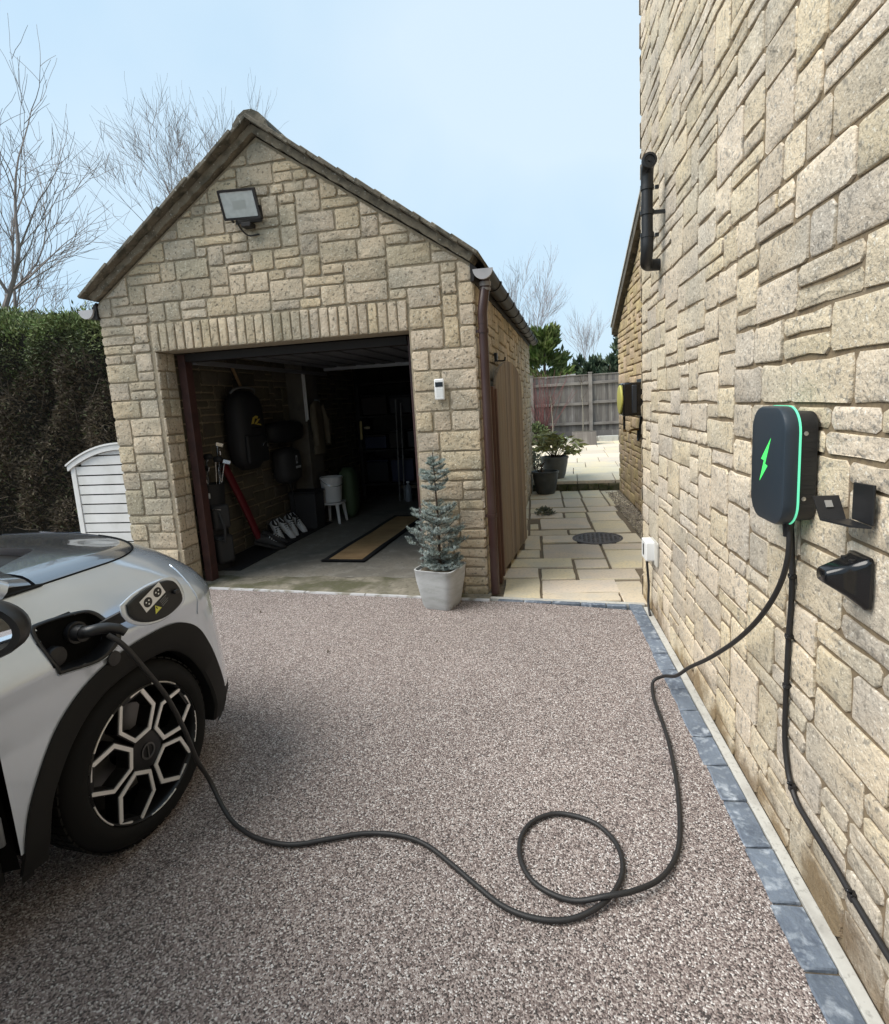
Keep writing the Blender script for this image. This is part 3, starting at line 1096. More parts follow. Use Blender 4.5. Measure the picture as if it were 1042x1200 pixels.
t = MB()
loops = [(.236, .336, .070, .064), (.238, .338, .071, .068), (.238, .338, .071, .090), (.232, .332, .068, .098), (.220, .320, .063, .101)]
vs, fs = [], []
for w_, h_, r_, o_ in loops:
    vs += [hp(a, o_, b) for a, b in loop_at(w_, h_, r_)]
n = len(loop_at(.2, .3, .05))
for k in range(len(loops) - 1):
    for i in range(n):
        fs.append((k * n + i, k * n + (i + 1) % n, (k + 1) * n + (i + 1) % n, (k + 1) * n + i))
fs += [tuple(range(n))[::-1], tuple((len(loops) - 1) * n + i for i in range(n))]
t.add(vs, fs)
t.build('cover', M['charger'], ch, smooth=30, fix=True)
t = MB(); wprism(t, loop_at(.2405, .3405, .073), .0585, .0638); t.build('led_strip', M['led'], ch, smooth=40, fix=True)
t = MB(); wprism(t, loop_at(.226, .306, .04), .012, .060); body = t.build('back_box', M['black'], ch, smooth=40, bevel=.003, fix=True)
for k in range(9):
    t = MB(); wprism(t, [(cs - .1145, cz - .11 + k * .026), (cs - .1135, cz - .11 + k * .026), (cs - .1135, cz - .10 + k * .026), (cs - .1145, cz - .10 + k * .026)], .02, .055)
    t.build('fin', M['black'], body, smooth=None, fix=True)
for dz in (.095, -.085):
    t = MB(); t.lathe([(.006, 0), (.006, .003), (.0, .004)], hp(cs - .1125, .045, cz + dz), 10, axis=tuple(-HD))
    t.build('screw', mat('screw_steel', (.5, .5, .5), .3, metal=1), body)
t = MB()
bo = [(-.020, .062), (.014, -.008), (.001, -.010), (.022, -.060), (-.012, .000), (.003, .003)]
bo = [(cs + .010 - a * 1.3, cz + .01 + b * 1.08) for a, b in [(.030, .064), (-.020, .004), (-.004, .001), (-.026, -.058), (.016, -.012), (.002, -.008)]]
wprism(t, bo, .1005, .1018)
t.build('lightning_mark', M['bolt_green'], ch, smooth=None, fix=True)
t = MB(); t.lathe([(.016, 0), (.013, -.03), (.012, -.045)], hp(1.72, .06, cz - .158), 14, capb=True, capt=True); t.build('cable_gland', M['black'], ch, smooth=40)
t = MB(); t.lathe([(.014, 0), (.011, -.03), (.010, -.04)], hp(1.775, .03, cz - .148), 12, capb=True, capt=True); t.build('supply_gland', M['black'], ch, smooth=40)

# supply cable clipped to the wall
wc = thing('supply_cable', 'thin black supply cable clipped down the house wall under the charger', 'cable', hp(1.70, .015, .2))
pts = [hp(*q) for q in ((1.775, .03, 1.10), (1.783, .02, 1.02), (1.778, .018, .864), (1.787, .018, .738), (1.790, .018, .58), (1.789, .018, .407), (1.765, .018, .315), (1.735, .018, .27), (1.69, .018, .240), (1.62, .018, .232),
                        (1.56, .018, .228), (1.46, .018, .222), (1.374, .018, .212), (1.238, .018, .205), (1.0, .018, .20), (.6, .018, .195), (-.4, .018, .19))]
t = MB(); t.tube(smooth_path(pts, 6), .0085, 8); t.build('sheath', M['cable'], wc, smooth=60)
for q in ((1.780, .93), (1.787, .735), (1.790, .57), (1.728, .262), (1.385, .213)):
    t = MB()
    p = hp(q[0], .016, q[1])
    t.box(p, (.022, .022, .013) if q[1] > .3 else (.02, .02, .022), Matrix.Rotation(HA, 3, 'Z'))
    t.lathe([(.006, 0), (.005, .012), (0, .014)], hp(q[0] - (.012 if q[1] > .3 else 0), .02, q[1] + (0 if q[1] > .3 else .016)), 8, axis=tuple(HN))
    t.build('clip', M['black_gloss'], wc, bevel=.003)

# cable hook bracket and connector holster
br = thing('cable_bracket', 'bent black metal cable hook screwed to the wall right of the charger', 'bracket', hp(1.43, .05, 1.15))
t = MB(); wprism(t, [(1.384, 1.172), (1.470, 1.172), (1.470, 1.262), (1.386, 1.266)], .017, .023); t.build('wall_plate', M['black'], br, smooth=None, bevel=.002, fix=True)


def slab4(a, off, m, nm):
    t = MB()
    t.add(a + [p + off for p in a], [(0, 1, 2, 3), (7, 6, 5, 4), (0, 4, 5, 1), (1, 5, 6, 2), (2, 6, 7, 3), (3, 7, 4, 0)])
    return t.build(nm, m, br, smooth=None, fix=True)


slab4([hp(1.384, .0235, 1.171), hp(1.476, .0235, 1.171), hp(1.476, .088, 1.173), hp(1.400, .060, 1.172)], V(0, 0, -.005), M['black'], 'shelf')
slab4([hp(1.4765, .030, 1.168), hp(1.4765, .088, 1.168), hp(1.516, .090, 1.222), hp(1.516, .030, 1.222)], HD * .005, M['black'], 'end_lip')
slab4([hp(1.496, .052, 1.1965), hp(1.496, .068, 1.1965), hp(1.507, .068, 1.2115), hp(1.507, .052, 1.2115)], HD * -.0025 + ZU * .0015, mat('hole_grey', (.25, .24, .22), .5), 'bolt_hole')
ho = thing('connector_holster', 'black plastic connector holster on the wall below the hook bracket', 'holster', hp(1.46, .05, .97))
t = MB()
sec = []
for k, (o_, s0, s1, z0, z1, rr) in enumerate([(.012, 1.386, 1.480, .968, 1.094, .012), (.022, 1.386, 1.480, .968, 1.094, .012), (.028, 1.390, 1.476, .974, 1.090, .018), (.06, 1.392, 1.466, 1.000, 1.078, .018),
                                              (.104, 1.398, 1.448, 1.030, 1.064, .012), (.108, 1.402, 1.444, 1.034, 1.060, .010)]):
    sec.append([hp(a, o_, b) for a, b in rrect(s1 - s0, z1 - z0, rr, 5, (s0 + s1) / 2, (z0 + z1) / 2)])
n = len(sec[0])
vs = [p for q in sec for p in q]
fs = [tuple(range(n))[::-1]] + [(k * n + i, k * n + (i + 1) % n, (k + 1) * n + (i + 1) % n, (k + 1) * n + i) for k in range(len(sec) - 1) for i in range(n)] + [tuple((len(sec) - 1) * n + i for i in range(n))]
t.add(vs, fs)
t.build('holster_body', M['black_gloss'], ho, smooth=45, fix=True)
for q in ((1.415, .045, 1.083), (1.45, .045, 1.083)):
    t = MB(); t.lathe([(.007, -.001), (.007, .003)], hp(*q), 10, capb=True, capt=True); t.build('screw', M['black'], ho)

# ------------------------------------------------------------------ white outlet box with its lead, waste pipe
so = thing('outlet_box', 'small white outdoor socket box low on the house wall', 'socket', hp(3.83, .0, .43))
t = MB(); wprism(t, rrect(.15, .13, .012, 4, 3.80, .475), .014, .075); t.build('box', M['white_p'], so, bevel=.006, fix=True)
t = MB(); wprism(t, rrect(.19, .16, .01, 4, 3.74, .47), .012, .022); t.build('back_plate', mat('grey_plate', (.52, .5, .45), .6), so, fix=True)
t = MB(); wprism(t, [(3.79, .44), (3.815, .44), (3.815, .515), (3.79, .515)], .0755, .078); t.build('slot', M['black'], so, smooth=None, fix=True)
t = MB(); t.tube(smooth_path([hp(3.83, .05, .415), hp(3.835, .045, .33), hp(3.87, .03, .2), hp(3.86, .035, .08), hp(3.80, .035, .008)], 5), .008, 8)
tag(t.build('socket_lead', M['cable'], smooth=60), 'short black lead hanging from the white socket box', 'cable')
wpipe = thing('waste_pipe', 'black plastic waste pipe high on the house wall near its corner', 'pipe', hp(3.45, .08, 2.2))
t = MB(); t.tube(smooth_path([hp(3.62, -.02, 2.235), hp(3.62, .04, 2.235), hp(3.60, .085, 2.235), hp(3.545, .10, 2.25), hp(3.51, .102, 2.30), hp(3.505, .102, 2.36)], 5), .034, 16); t.build('lower_bend', M['black'], wpipe, smooth=60)
t = MB(); t.tube([hp(3.505, .102, 2.33), hp(3.505, .102, 2.65)], .031, 16); t.build('pipe', M['black'], wpipe, smooth=60)
t = MB(); t.tube([hp(3.505, .102, 2.62), hp(3.505, .102, 2.68), hp(3.49, .103, 2.715), hp(3.44, .105, 2.73)], .034, 16); t.build('top_bend', M['black'], wpipe, smooth=60)
t = MB(); t.lathe([(.040, -.01), (.040, .012), (.028, .014), (.026, .006), (.008, .006), (.007, .014), (0, .014)], hp(3.43, .105, 2.735), 18, axis=tuple(-HD)); t.build('end_grille', M['black'], wpipe, smooth=40)
for z in (2.36, 2.48, 2.61):
    t = MB(); t.lathe([(.037, 0), (.037, .025)], hp(3.505, .102, z), 16, capb=True, capt=True); t.box(hp(3.505, .05, z + .012), (.09 if z == 2.48 else .02, .02, .018), Matrix.Rotation(HA, 3, 'Z')); t.build('collar', M['black'], wpipe, smooth=40)

# ------------------------------------------------------------------ black wall box on the rear wing, with its yellow end and tap pipes
hb = thing('hose_reel', 'black wall-mounted box with a yellow end on the rear wing', 'hose reel', wp(1.9, .1, 1.2))
t = MB()
t.add([p for p in ()], [])
def wbox(mb, s0, s1, o0, o1, z0, z1):
    P_ = [wp(s0, o0), wp(s1, o0), wp(s1, o1), wp(s0, o1)]
    return mb.add([p + ZU * z0 for p in P_] + [p + ZU * z1 for p in P_], [(3, 2, 1, 0), (4, 5, 6, 7), (0, 1, 5, 4), (1, 2, 6, 5), (2, 3, 7, 6), (3, 0, 4, 7)])
wbox(t, 1.75, 2.10, .03, .27, 1.24, 1.63)
t.build('case', M['black_gloss'], hb, bevel=.02, fix=True)
t = MB(); wbox(t, 2.095, 2.112, .11, .17, 1.27, 1.60); t.build('front_panel', mat('slate_panel', (.03, .036, .045), .3), hb, bevel=.008, fix=True)
t = MB(); wbox(t, 1.70, 2.16, .0165, .045, 1.22, 1.67); t.build('wall_plate', M['black'], hb, bevel=.006, fix=True)
t = MB()
t.lathe([(.17, -.01), (.175, .01), (.165, .022), (.10, .028), (0, .030)], wp(1.92, .268, 1.435), 24, axis=tuple(HN))
t.build('drum_cover', mat('pale_yellow', (.52, .50, .12), .5), hb, smooth=40)
t = MB(); t.lathe([(.012, 0), (.01, .01), (0, .012)], wp(2.16, .03, 1.62), 8, axis=tuple(-HD)); t.build('bolt', M['white_p'], hb)
tp = thing('garden_tap', 'small brass garden tap on pipes below the black wall box', 'tap', wp(1.75, .05, 1.0))
M['brass'] = mat('dull_brass', (.30, .19, .08), .4, metal=.8)
t = MB(); t.tube(smooth_path([wp(1.85, .22, 1.24), wp(1.85, .22, 1.10), wp(1.84, .215, 1.06)], 4), .014, 8); t.build('hose_end', M['black'], tp)
t = MB(); t.tube(smooth_path([wp(1.8, .02, 1.06), wp(1.8, .10, 1.06), wp(1.8, .14, 1.05), wp(1.8, .145, 1.01)], 4), .016, 8); t.lathe([(.02, 0), (.02, .03)], wp(1.85, .215, 1.04), 10, capb=True, capt=True); t.build('spout', M['brass'], tp)
t = MB(); t.tube(smooth_path([wp(1.95, .03, 1.24), wp(1.95, .05, 1.12), wp(1.93, .05, .98), wp(1.86, .06, .93), wp(1.8, .05, .98), wp(1.78, .04, 1.06)], 5), .013, 8); t.build('feed_hose', M['black'], tp, smooth=60)
t = MB(); t.tube([wp(2.1, .028, 1.22), wp(2.1, .028, .85)], .011, 8); t.build('copper_pipe', mat('copper_pipe', (.22, .10, .05), .4, metal=.7), tp, smooth=60)

# ------------------------------------------------------------------ floodlight and keypad on the garage front
fl_ = thing('floodlight', 'square floodlight with a black rim on the garage gable', 'floodlight', (-2.39, GY - .02, 2.96))
rt_ = Matrix.Rotation(radians(7), 3, 'Z') @ Matrix.Rotation(radians(24), 3, 'X')
fc = V(-2.395, GY - .115, 3.055)
t = MB(); t.box(fc, (.285, .034, .205), rt_); t.build('housing', M['black'], fl_, bevel=.008)
t = MB(); t.ring(rrect(.285, .205, .012, 3), rrect(.25, .17, .008, 3), fc, rt_ @ X, rt_ @ Z, rt_ @ -Y, .014, .022); t.build('rim', M['black_gloss'], fl_, fix=True)
t = MB(); t.box(fc + rt_ @ V(0, -.0175, 0), (.252, .003, .172), rt_); gl = t.build('lens', mat('lens_glass', (.52, .56, .56), .12, coat=.6, var=[(30, (.46, .5, .5), .4, .6)]), fl_)
t = MB(); t.box(fc + rt_ @ V(.0, -.0196, .0), (.10, .0015, .055), rt_); t.build('led_chip', mat('led_chip', (.40, .43, .42), .3), gl)
for sx in (-1, 1):
    t = MB(); a_ = fc + rt_ @ V(sx * .15, .0, -.02); b_ = V(fc.x + sx * .12, GY - .022, 2.965)
    t.tube([a_, (a_ + b_) / 2, b_], .009, 6); t.build('bracket_arm', M['black'], fl_, smooth=None)
t = MB(); t.span((fc.x - .10, GY - .034, 2.945), (fc.x + .12, GY - .02, 2.985)); t.build('base_plate', M['black'], fl_, bevel=.004)
t = MB(); t.span((fc.x - .02, GY - .10, 2.90), (fc.x + .06, GY - .026, 2.935)); t.build('junction_box', M['dark_pvc'], fl_, bevel=.006)
t = MB(); t.tube(smooth_path([(fc.x - .06, GY - .09, 2.96), (fc.x - .045, GY - .06, 2.90), (fc.x, GY - .035, 2.855), (fc.x + .08, GY - .02, 2.86)], 5), .006, 6); t.build('lead', M['cable'], fl_, smooth=60)

kp = thing('garage_keypad', 'white keypad with a dark display on the stone pier right of the doorway', 'keypad', (-.975, GY - .03, 1.54))
t = MB(); t.box((-.975, GY - .032, 1.612), (.076, .026, .155)); t.build('case', M['white_p'], kp, bevel=.009)
t = MB(); t.box((-.975, GY - .0465, 1.648), (.058, .004, .034)); t.build('display', M['black_gloss'], kp)
for i in range(3):
    for j in range(4):
        t = MB(); t.box((-.993 + i * .018, GY - .046, 1.615 - j * .016), (.012, .003, .009)); t.build('key', M['white_p'], kp, smooth=None)

# ------------------------------------------------------------------ gate beside the garage
M['gate_wood'] = mat('gate_wood', (.265, .215, .165), .85, var=[(2.2, (.185, .15, .118), .4, .65), (30, (.22, .16, .11), .5, .7)], bump=[('noise', 22, .4, .006)], rnd=.22, hue=.008, stretch=(1, 1, .12))
M['gate_frame'] = mat('gate_frame_wood', (.11, .05, .028), .7, var=[(3, (.07, .033, .02), .4, .6)], bump=[('noise', 30, .3, .004)], stretch=(1, 1, .15))
gt_ = thing('garden_gate', 'arched brown timber garden gate standing open beside the garage', 'gate', (-.60, 4.7, 0))
A_, B_ = V(-.625, 4.66, 0), V(-.52, 5.86, 0)
gd_ = (B_ - A_).normalized(); gn_ = V(gd_.y, -gd_.x, 0)
GLN = (B_ - A_).length
nb = 12
top = lambda u: 1.585 + .265 * sqrt(max(0, 1 - (2 * min(1, max(0, u)) - 1) ** 2 * .97))
for i in range(nb):
    ua, ub = (i + .035) / nb, (i + .965) / nb
    t = MB()
    o_ = R.uniform(-.002, .002)
    t.prism([(ua * GLN, .055), (ub * GLN, .055)] + [(lerp(ub, ua, q / 5) * GLN, top(lerp(ub, ua, q / 5))) for q in range(6)], A_, gd_, ZU, gn_, .012 + o_, -.010 + o_)
    t.build('board', M['gate_wood'], gt_, smooth=None, bevel=.002, seg=1, fix=True)
for z0 in (.22, .92, 1.45):
    t = MB(); t.prism([(.02, z0), (GLN - .02, z0), (GLN - .02, z0 + .11), (.02, z0 + .11)], A_, gd_, ZU, gn_, -.013, -.045); t.build('rail', M['gate_wood'], gt_, smooth=None, fix=True)
t = MB(); t.prism([(-.012, .05), (.012, .05), (.012, 1.62), (-.012, 1.62)], A_, gd_, ZU, gn_, .012, -.045); t.build('hinge_stile', M['gate_wood'], gt_, smooth=None, fix=True)
for z0 in (.3, 1.4):
    t = MB(); t.prism([(-.09, z0), (.35, z0 + .012), (.35, z0 + .022), (-.09, z0 + .04)], A_, gd_, ZU, gn_, -.046, -.052); t.build('hinge', M['black'], gt_, smooth=None, fix=True)
gp_ = thing('gate_post', 'brown timber gate post between the downpipe and the arched gate', 'post', (-.655, 4.55, 0))
t = MB(); t.span((-.682, 4.50, 0), (-.612, 4.60, 1.62)); po = t.build('post', M['gate_frame'], gp_, bevel=.004)
t = MB(); t.span((-.612, 4.545, .05), (-.595, 4.60, 1.60)); t.build('stop_strip', M['gate_frame'], gp_, bevel=.002)
lt = thing('gate_latch', 'small black latch hook on the garage wall above the gate', 'latch', (-.68, 5.2, 1.86))
t = MB(); t.span((-.685, 5.18, 1.855), (-.66, 5.24, 1.93)); t.build('plate', M['black'], lt, bevel=.003)
t = MB(); t.tube(smooth_path([(-.66, 5.21, 1.86), (-.60, 5.21, 1.86), (-.59, 5.21, 1.89)], 4), .008, 6); t.build('hook', M['black'], lt)
# ------------------------------------------------------------------ car (local frame: x = to the right of the car, y = forward, z up; origin under the front wheel's face)
M['paint'] = mat('silver_paint', (.62, .69, .78), .22, metal=.5, coat=1.0)
M['paint_reflect_dark'] = mat('dark_reflection_paint', (.27, .285, .31), .2, metal=.75, coat=1.0)  # silver paint darkened: the hood's dark reflections are put into the colour
M['cladding'] = mat('black_cladding', (.009, .009, .009), .65, spec=.25, bump=[('noise', 300, .2, .001)])
M['tyre'] = mat('tyre_rubber', (.008, .008, .008), .8, spec=.2, coord='obj')
M['rim_black'] = mat('rim_gloss_black', (.006, .006, .0065), .32, spec=.4)
M['rim_silver'] = mat('rim_machined', (.82, .81, .79), .3, metal=.45)
M['void'] = mat('dark_interior', (.004, .004, .004), .9, spec=.1)
M['glass'] = mat('tinted_glass', (.02, .025, .028), .03, coat=1.0)
M['mirror'] = mat('mirror_glass', (.86, .88, .9), .03, metal=1.0)
M['chrome'] = mat('bright_metal', (.6, .6, .6), .25, metal=1)
CT = radians(-4)
car = thing('silver_car', 'silver compact car plugged in for charging, its front wheel nearest', 'car', (-1.52, 1.59, 0), CT, world=False)
HWD = .90                               # half width


def interp(x, tab):
    for (a, va), (b, vb) in zip(tab, tab[1:]):
        if x <= b:
            return lerp(va, vb, max(0, min(1, (x - a) / (b - a))))
    return tab[-1][1]


VS = [(.2, -.035), (.3, -.014), (.45, -.016), (.6, -.020), (.72, -.012), (.788, .0), (.805, -.006), (.9, -.058), (.96, -.094), (1.01, -.126)]
UC = [(.2, .34), (.30, .37), (.44, .366), (.60, .352), (.68, .335), (.78, .31), (.845, .28), (.90, .225), (.95, .165), (1.01, .07)]


def side_v(u, z):
    uc = interp(z, UC)
    v = interp(z, VS)
    if u > uc:
        sp = min(1, (u - uc) / .45)
        v -= HWD * (1 - sqrt(max(0, 1 - sp * sp)))
    return v


ARCH = [(-.455, .235), (-.435, .34), (-.395, .445), (-.30, .585), (-.19, .675), (-.056, .722), (.09, .738), (.22, .728), (.32, .672), (.385, .57), (.43, .44), (.452, .335), (.435, .245)]
ARCHI = [(-.375, .225), (-.36, .33), (-.325, .425), (-.235, .54), (-.13, .612), (-.02, .640), (.08, .648), (.175, .635), (.25, .580), (.305, .50), (.345, .40), (.360, .32), (.355, .24)]
PORT = [(-.265, .762), (-.133, .738), (-.068, .757), (-.045, .788), (-.057, .839), (-.081, .884), (-.125, .903), (-.249, .914), (-.284, .900), (-.280, .82)]



def inside(p, poly):
    x, y = p
    c = False
    for i in range(len(poly)):
        (x1, y1), (x2, y2) = poly[i], poly[i - 1]
        if (y1 > y) != (y2 > y) and x < (x2 - x1) * (y - y1) / (y2 - y1) + x1:
            c = not c
    return c


def mid(p, q, t):
    return (lerp(p[0], q[0], t), lerp(p[1], q[1], t))


ARCHM = [mid(a, b, .5) for a, b in zip(ARCH, ARCHI)]
ARCHM = [(ARCHM[0][0], 0)] + ARCHM + [(ARCHM[-1][0], 0)]
PORTS = [(lerp(-.19, a, 1.01), lerp(.835, b, 1.01)) for a, b in PORT]
zs = [.205 + (1.01 - .205) * i / 50 for i in range(51)]
NS, NCN = 44, 26
U_SPLIT = .335


def cols(z):
    uc = interp(z, UC)
    c = [lerp(-.452, uc, i / NS) for i in range(NS + 1)]
    return [(u, interp(z, VS)) for u in c] + [(uc + .45 * sin(pi / 2 * k / NCN), interp(z, VS) - HWD * (1 - cos(pi / 2 * k / NCN))) for k in range(1, NCN + 1)]


grid = [cols(z) for z in zs]
NCOL = NS + NCN + 1


def shell(sel, name, m, mirror=False, thick=None):
    mb = MB()
    vs = [(v if not mirror else -2 * HWD - v, u, z) for z, r_ in zip(zs, grid) for u, v in r_]
    fs = []
    for j in range(len(zs) - 1):
        for i in range(NCOL - 1):
            cu = (grid[j][i][0] + grid[j][i + 1][0] + grid[j + 1][i][0] + grid[j + 1][i + 1][0]) / 4
            cz_ = (zs[j] + zs[j + 1]) / 2
            if i < NS + 12 and inside((cu, cz_), ARCHM):
                continue
            if not mirror and i < NS and inside((cu, cz_), PORTS):
                continue
            if sel(i, j, cu, cz_):
                q = (j * NCOL + i, j * NCOL + i + 1, (j + 1) * NCOL + i + 1, (j + 1) * NCOL + i)
                fs.append(q[::-1] if mirror else q)
    mb.add(vs, fs)
    o = mb.build(name, m, car, smooth=180)
    bm = bmesh.new(); bm.from_mesh(o.data)
    bmesh.ops.delete(bm, geom=[v for v in bm.verts if not v.link_faces], context='VERTS')
    bm.to_mesh(o.data); bm.free()
    return o


for mir in (False, True):
    shell(lambda i, j, u, z: u < U_SPLIT + .02 * 0 and z > .30 and i < NS + 8 and z <= 1.02, 'fender', M['paint'], mir)
    shell(lambda i, j, u, z: (u >= U_SPLIT or i >= NS + 8) and z > .34, 'bumper', M['paint'], mir)
    shell(lambda i, j, u, z: z <= (.30 if u < U_SPLIT and i < NS + 8 else .34), 'lower_cladding', M['cladding'], mir)

# seam between wing and bumper, wheel-arch cladding, liner
t = MB()
seam = [(side_v(U_SPLIT, z) + .0012, U_SPLIT + .0, z) for z in [.72 + .012 * i for i in range(18)]]
t.tube(seam, .0022, 6); t.build('panel_seam', M['paint'], car, smooth=180)


for mir in (False, True):
    t = MB()
    e_ = [(v, u) for u, v in grid[-1] if -.20 < u < .47]
    t.tube([(v + .0005 if not mir else -2 * HWD - v, u, 1.0095) for v, u in e_], .0032, 6)
    t.build('hood_seam', M['void'], car, smooth=180)


def fine(poly, n=5):
    return [(p.x, p.y) for p in smooth_path([(a, b, 0) for a, b in poly], n)]


def cladding(mir):
    sg = lambda v: v if not mir else -2 * HWD - v
    oF, iF = fine(ARCH), fine(ARCHI)
    mb = MB()
    vs = []
    for a, b in zip(oF, iF):
        sv = lambda p, o_: (sg(side_v(p[0], p[1]) + o_), p[0], p[1])
        m1, m2 = mid(a, b, .12), mid(a, b, .9)
        vs += [sv(a, -.004), sv(a, .007), sv(m1, .013), sv(m2, .012), sv(b, .004), sv(b, -.05)]
    n = len(oF)
    fs = []
    for i in range(n - 1):
        for k in range(5):
            q = (i * 6 + k, i * 6 + k + 1, (i + 1) * 6 + k + 1, (i + 1) * 6 + k)
            fs.append(q if mir else q[::-1])
    mb.add(vs, fs)
    mb.build('wheel_arch_trim', M['cladding'], car, smooth=40, fix=False)
    ln = MB()
    vs = []
    for b in iF:
        b2 = (b[0] * 1.04, b[1] * 1.02)
        vs += [(sg(-.045), b[0], b[1]), (sg(-.10), b2[0], b2[1]), (sg(-.34), b2[0], b2[1])]
    fs = []
    for i in range(n - 1):
        for k in range(2):
            fs.append((i * 3 + k, i * 3 + k + 1, (i + 1) * 3 + k + 1, (i + 1) * 3 + k))
    vs2 = [(sg(-.34), b[0] * 1.04, b[1] * 1.02) for b in iF]
    k0 = len(vs)
    vs += vs2 + [(sg(-.34), 0, .2)]
    fs += [(k0 + i, k0 + i + 1, k0 + n) for i in range(n - 1)]
    ln.add(vs, fs)
    ln.build('arch_liner', M['void'], car, smooth=50)


cladding(False); cladding(True)

# hood
ti = len(zs) - 1
HZ = [(-.46, .066), (.05, .066), (.2, .058), (.35, .038), (.5, .012), (.56, 0)]
WZ = [(0, -.06), (.012, .22), (.04, .52), (.075, .74), (.14, .84), (.3, .93), (.6, .99), (1, 1.0)]
ws = [0, .004, .012, .025, .04, .055, .075, .1, .13, .16] + [.18 + .02 * i for i in range(18)] + [.56, .65, .75, .88, 1.0]
tops = [(u, v) for u, v in grid[ti] if u > -.20]


def hood_rear(w):
    k = max(0, min(1, (w - .19) / .30))
    return -.20 + .28 * (k * k * (3 - 2 * k)) + .04 * max(0, (w - .4) / .6)


def hood_rise(u):
    k = max(0, min(1, (u - .0) / .5))
    return .046 * (1 - k * k * (3 - 2 * k))


def hood_pt(u, v, w):
    un = max(u, hood_rear(w))
    return (lerp(v, -HWD, w), un, 1.007 + hood_rise(un) * interp(w, WZ))


for mir in (False, True):
    t = MB()
    vs = [hood_pt(u, v, w) for u, v in tops for w in ws]
    if mir:
        vs = [(-2 * HWD - a, b, c) for a, b, c in vs]
    n = len(ws)
    t.add(vs, [((i * n + k), (i + 1) * n + k, (i + 1) * n + k + 1, i * n + k + 1) for i in range(len(tops) - 1) for k in range(n - 1)])
    t.build('hood', M['paint_reflect_dark'], car, smooth=180)

# rear part of the hood corner / scuttle, windscreen, pillars, roof, cabin sides, tail: beyond the picture's edge for the most part
t = MB()
cw_ = []
for k in range(25):
    w = k / 24
    cw_.append((lerp(-.165, -HWD, w), hood_rear(w), 1.0 + .035 * min(1, w * 5)))
vs = []
for a, b, c in cw_:
    vs += [(a, b + .02, c - .022), (a, lerp(b, -.22, .5), c - .018), (a, -.24, c + .0)]
vs += [(-2 * HWD - a, b, c) for a, b, c in vs]
n = len(cw_)
fs = [(i * 3 + k, (i + 1) * 3 + k, (i + 1) * 3 + k + 1, i * 3 + k + 1) for i in range(n - 1) for k in range(2)]
fs += [tuple(3 * n + q for q in f) for f in fs]
t.add(vs, fs)
t.build('scuttle', M['cladding'], car, smooth=60)
# paint corner between hood and pillar
for sx in (0, 1):
    vs = []
    for k in range(7):
        y_ = lerp(-.206, -.40, k / 6)
        e = .05 * k / 6
        vs += [(-.127, y_, 1.011), (-.133, y_, 1.020 + e), (-.155, y_, 1.034 + e), (-.20, y_, 1.043 + e), (-.27, y_ + .02, 1.047 + e), (-.34, y_ + .07, 1.044 + e), (-.36, y_ + .075, 1.02 + e)]
    t = MB()
    t.add(vs if sx == 0 else [(-2 * HWD - a, b, c) for a, b, c in vs], [(i * 7 + k, i * 7 + k + 1, (i + 1) * 7 + k + 1, (i + 1) * 7 + k) for i in range(6) for k in range(6)])
    t.build('pillar_base', M['paint_reflect_dark'], car, smooth=60)
gl_ = MB()
WB = [(-.22, -.34, 1.05), (-.5, -.13, 1.06), (-HWD, -.07, 1.065), (-1.3, -.13, 1.06), (-1.58, -.34, 1.05)]
WT = [(-.30, -1.05, 1.52), (-.55, -.98, 1.55), (-HWD, -.95, 1.56), (-1.25, -.98, 1.55), (-1.5, -1.05, 1.52)]
gl_.add(WB + WT, [(i, i + 1, 6 + i, 5 + i) for i in range(4)])
gl_.build('windscreen', M['glass'], car, smooth=180)
rf_ = MB()
RB = [(-.30, -2.9, 1.50), (-.55, -2.95, 1.53), (-HWD, -2.95, 1.54), (-1.25, -2.95, 1.53), (-1.5, -2.9, 1.50)]
RM = [(-.27, -1.9, 1.58), (-.55, -1.9, 1.61), (-HWD, -1.9, 1.62), (-1.25, -1.9, 1.61), (-1.53, -1.9, 1.58)]
rf_.add(WT + RM + RB, [(i + 5 * k, i + 1 + 5 * k, 6 + i + 5 * k, 5 + i + 5 * k) for i in range(4) for k in range(2)])
rf_.build('roof', M['paint_reflect_dark'], car, smooth=180)
for sx in (0, 1):
    g_ = lambda a: a if sx == 0 else -2 * HWD - a
    t = MB(); t.tube([(g_(-.12), -.30, 1.03), (g_(-.2), -.68, 1.28), (g_(-.285), -1.05, 1.52), (g_(-.26), -1.9, 1.585), (g_(-.29), -2.9, 1.5), (g_(-.1), -3.25, 1.0)], [.03, .035, .04, .04, .045, .06], 8)
    t.build('pillar', M['paint'], car, smooth=60)
    t = MB()
    rows = [(.30, -.03), (.5, -.015), (.8, 0), (.95, -.085), (1.01, -.125)]
    y0, y1 = (-1.45, -3.3) if sx == 0 else (-.46, -3.3)
    t.add([(g_(v), y_, z) for z, v in rows for y_ in (y0, lerp(y0, y1, .5), y1)], [(i * 3 + k, i * 3 + k + 1, (i + 1) * 3 + k + 1, (i + 1) * 3 + k) for i in range(4) for k in range(2)])
    t.build('side_panel', M['paint'], car, smooth=60)
    t = MB(); t.add([(g_(-.08), y0, 1.0), (g_(-.08), -3.2, 1.0), (g_(-.27), -2.9, 1.48), (g_(-.25), -1.6, 1.55)] if sx == 0 else [(g_(-.08), -.6, 1.0), (g_(-.08), -3.2, 1.0), (g_(-.27), -2.9, 1.48), (g_(-.27), -1.1, 1.5)], [(0, 1, 2, 3)])
    t.build('side_window', M['glass'], car, smooth=None)
t = MB(); t.span((-1.74, -3.3, .22), (-.06, -.47, .30)); t.build('sill_floor', M['cladding'], car, bevel=.01)
t = MB()
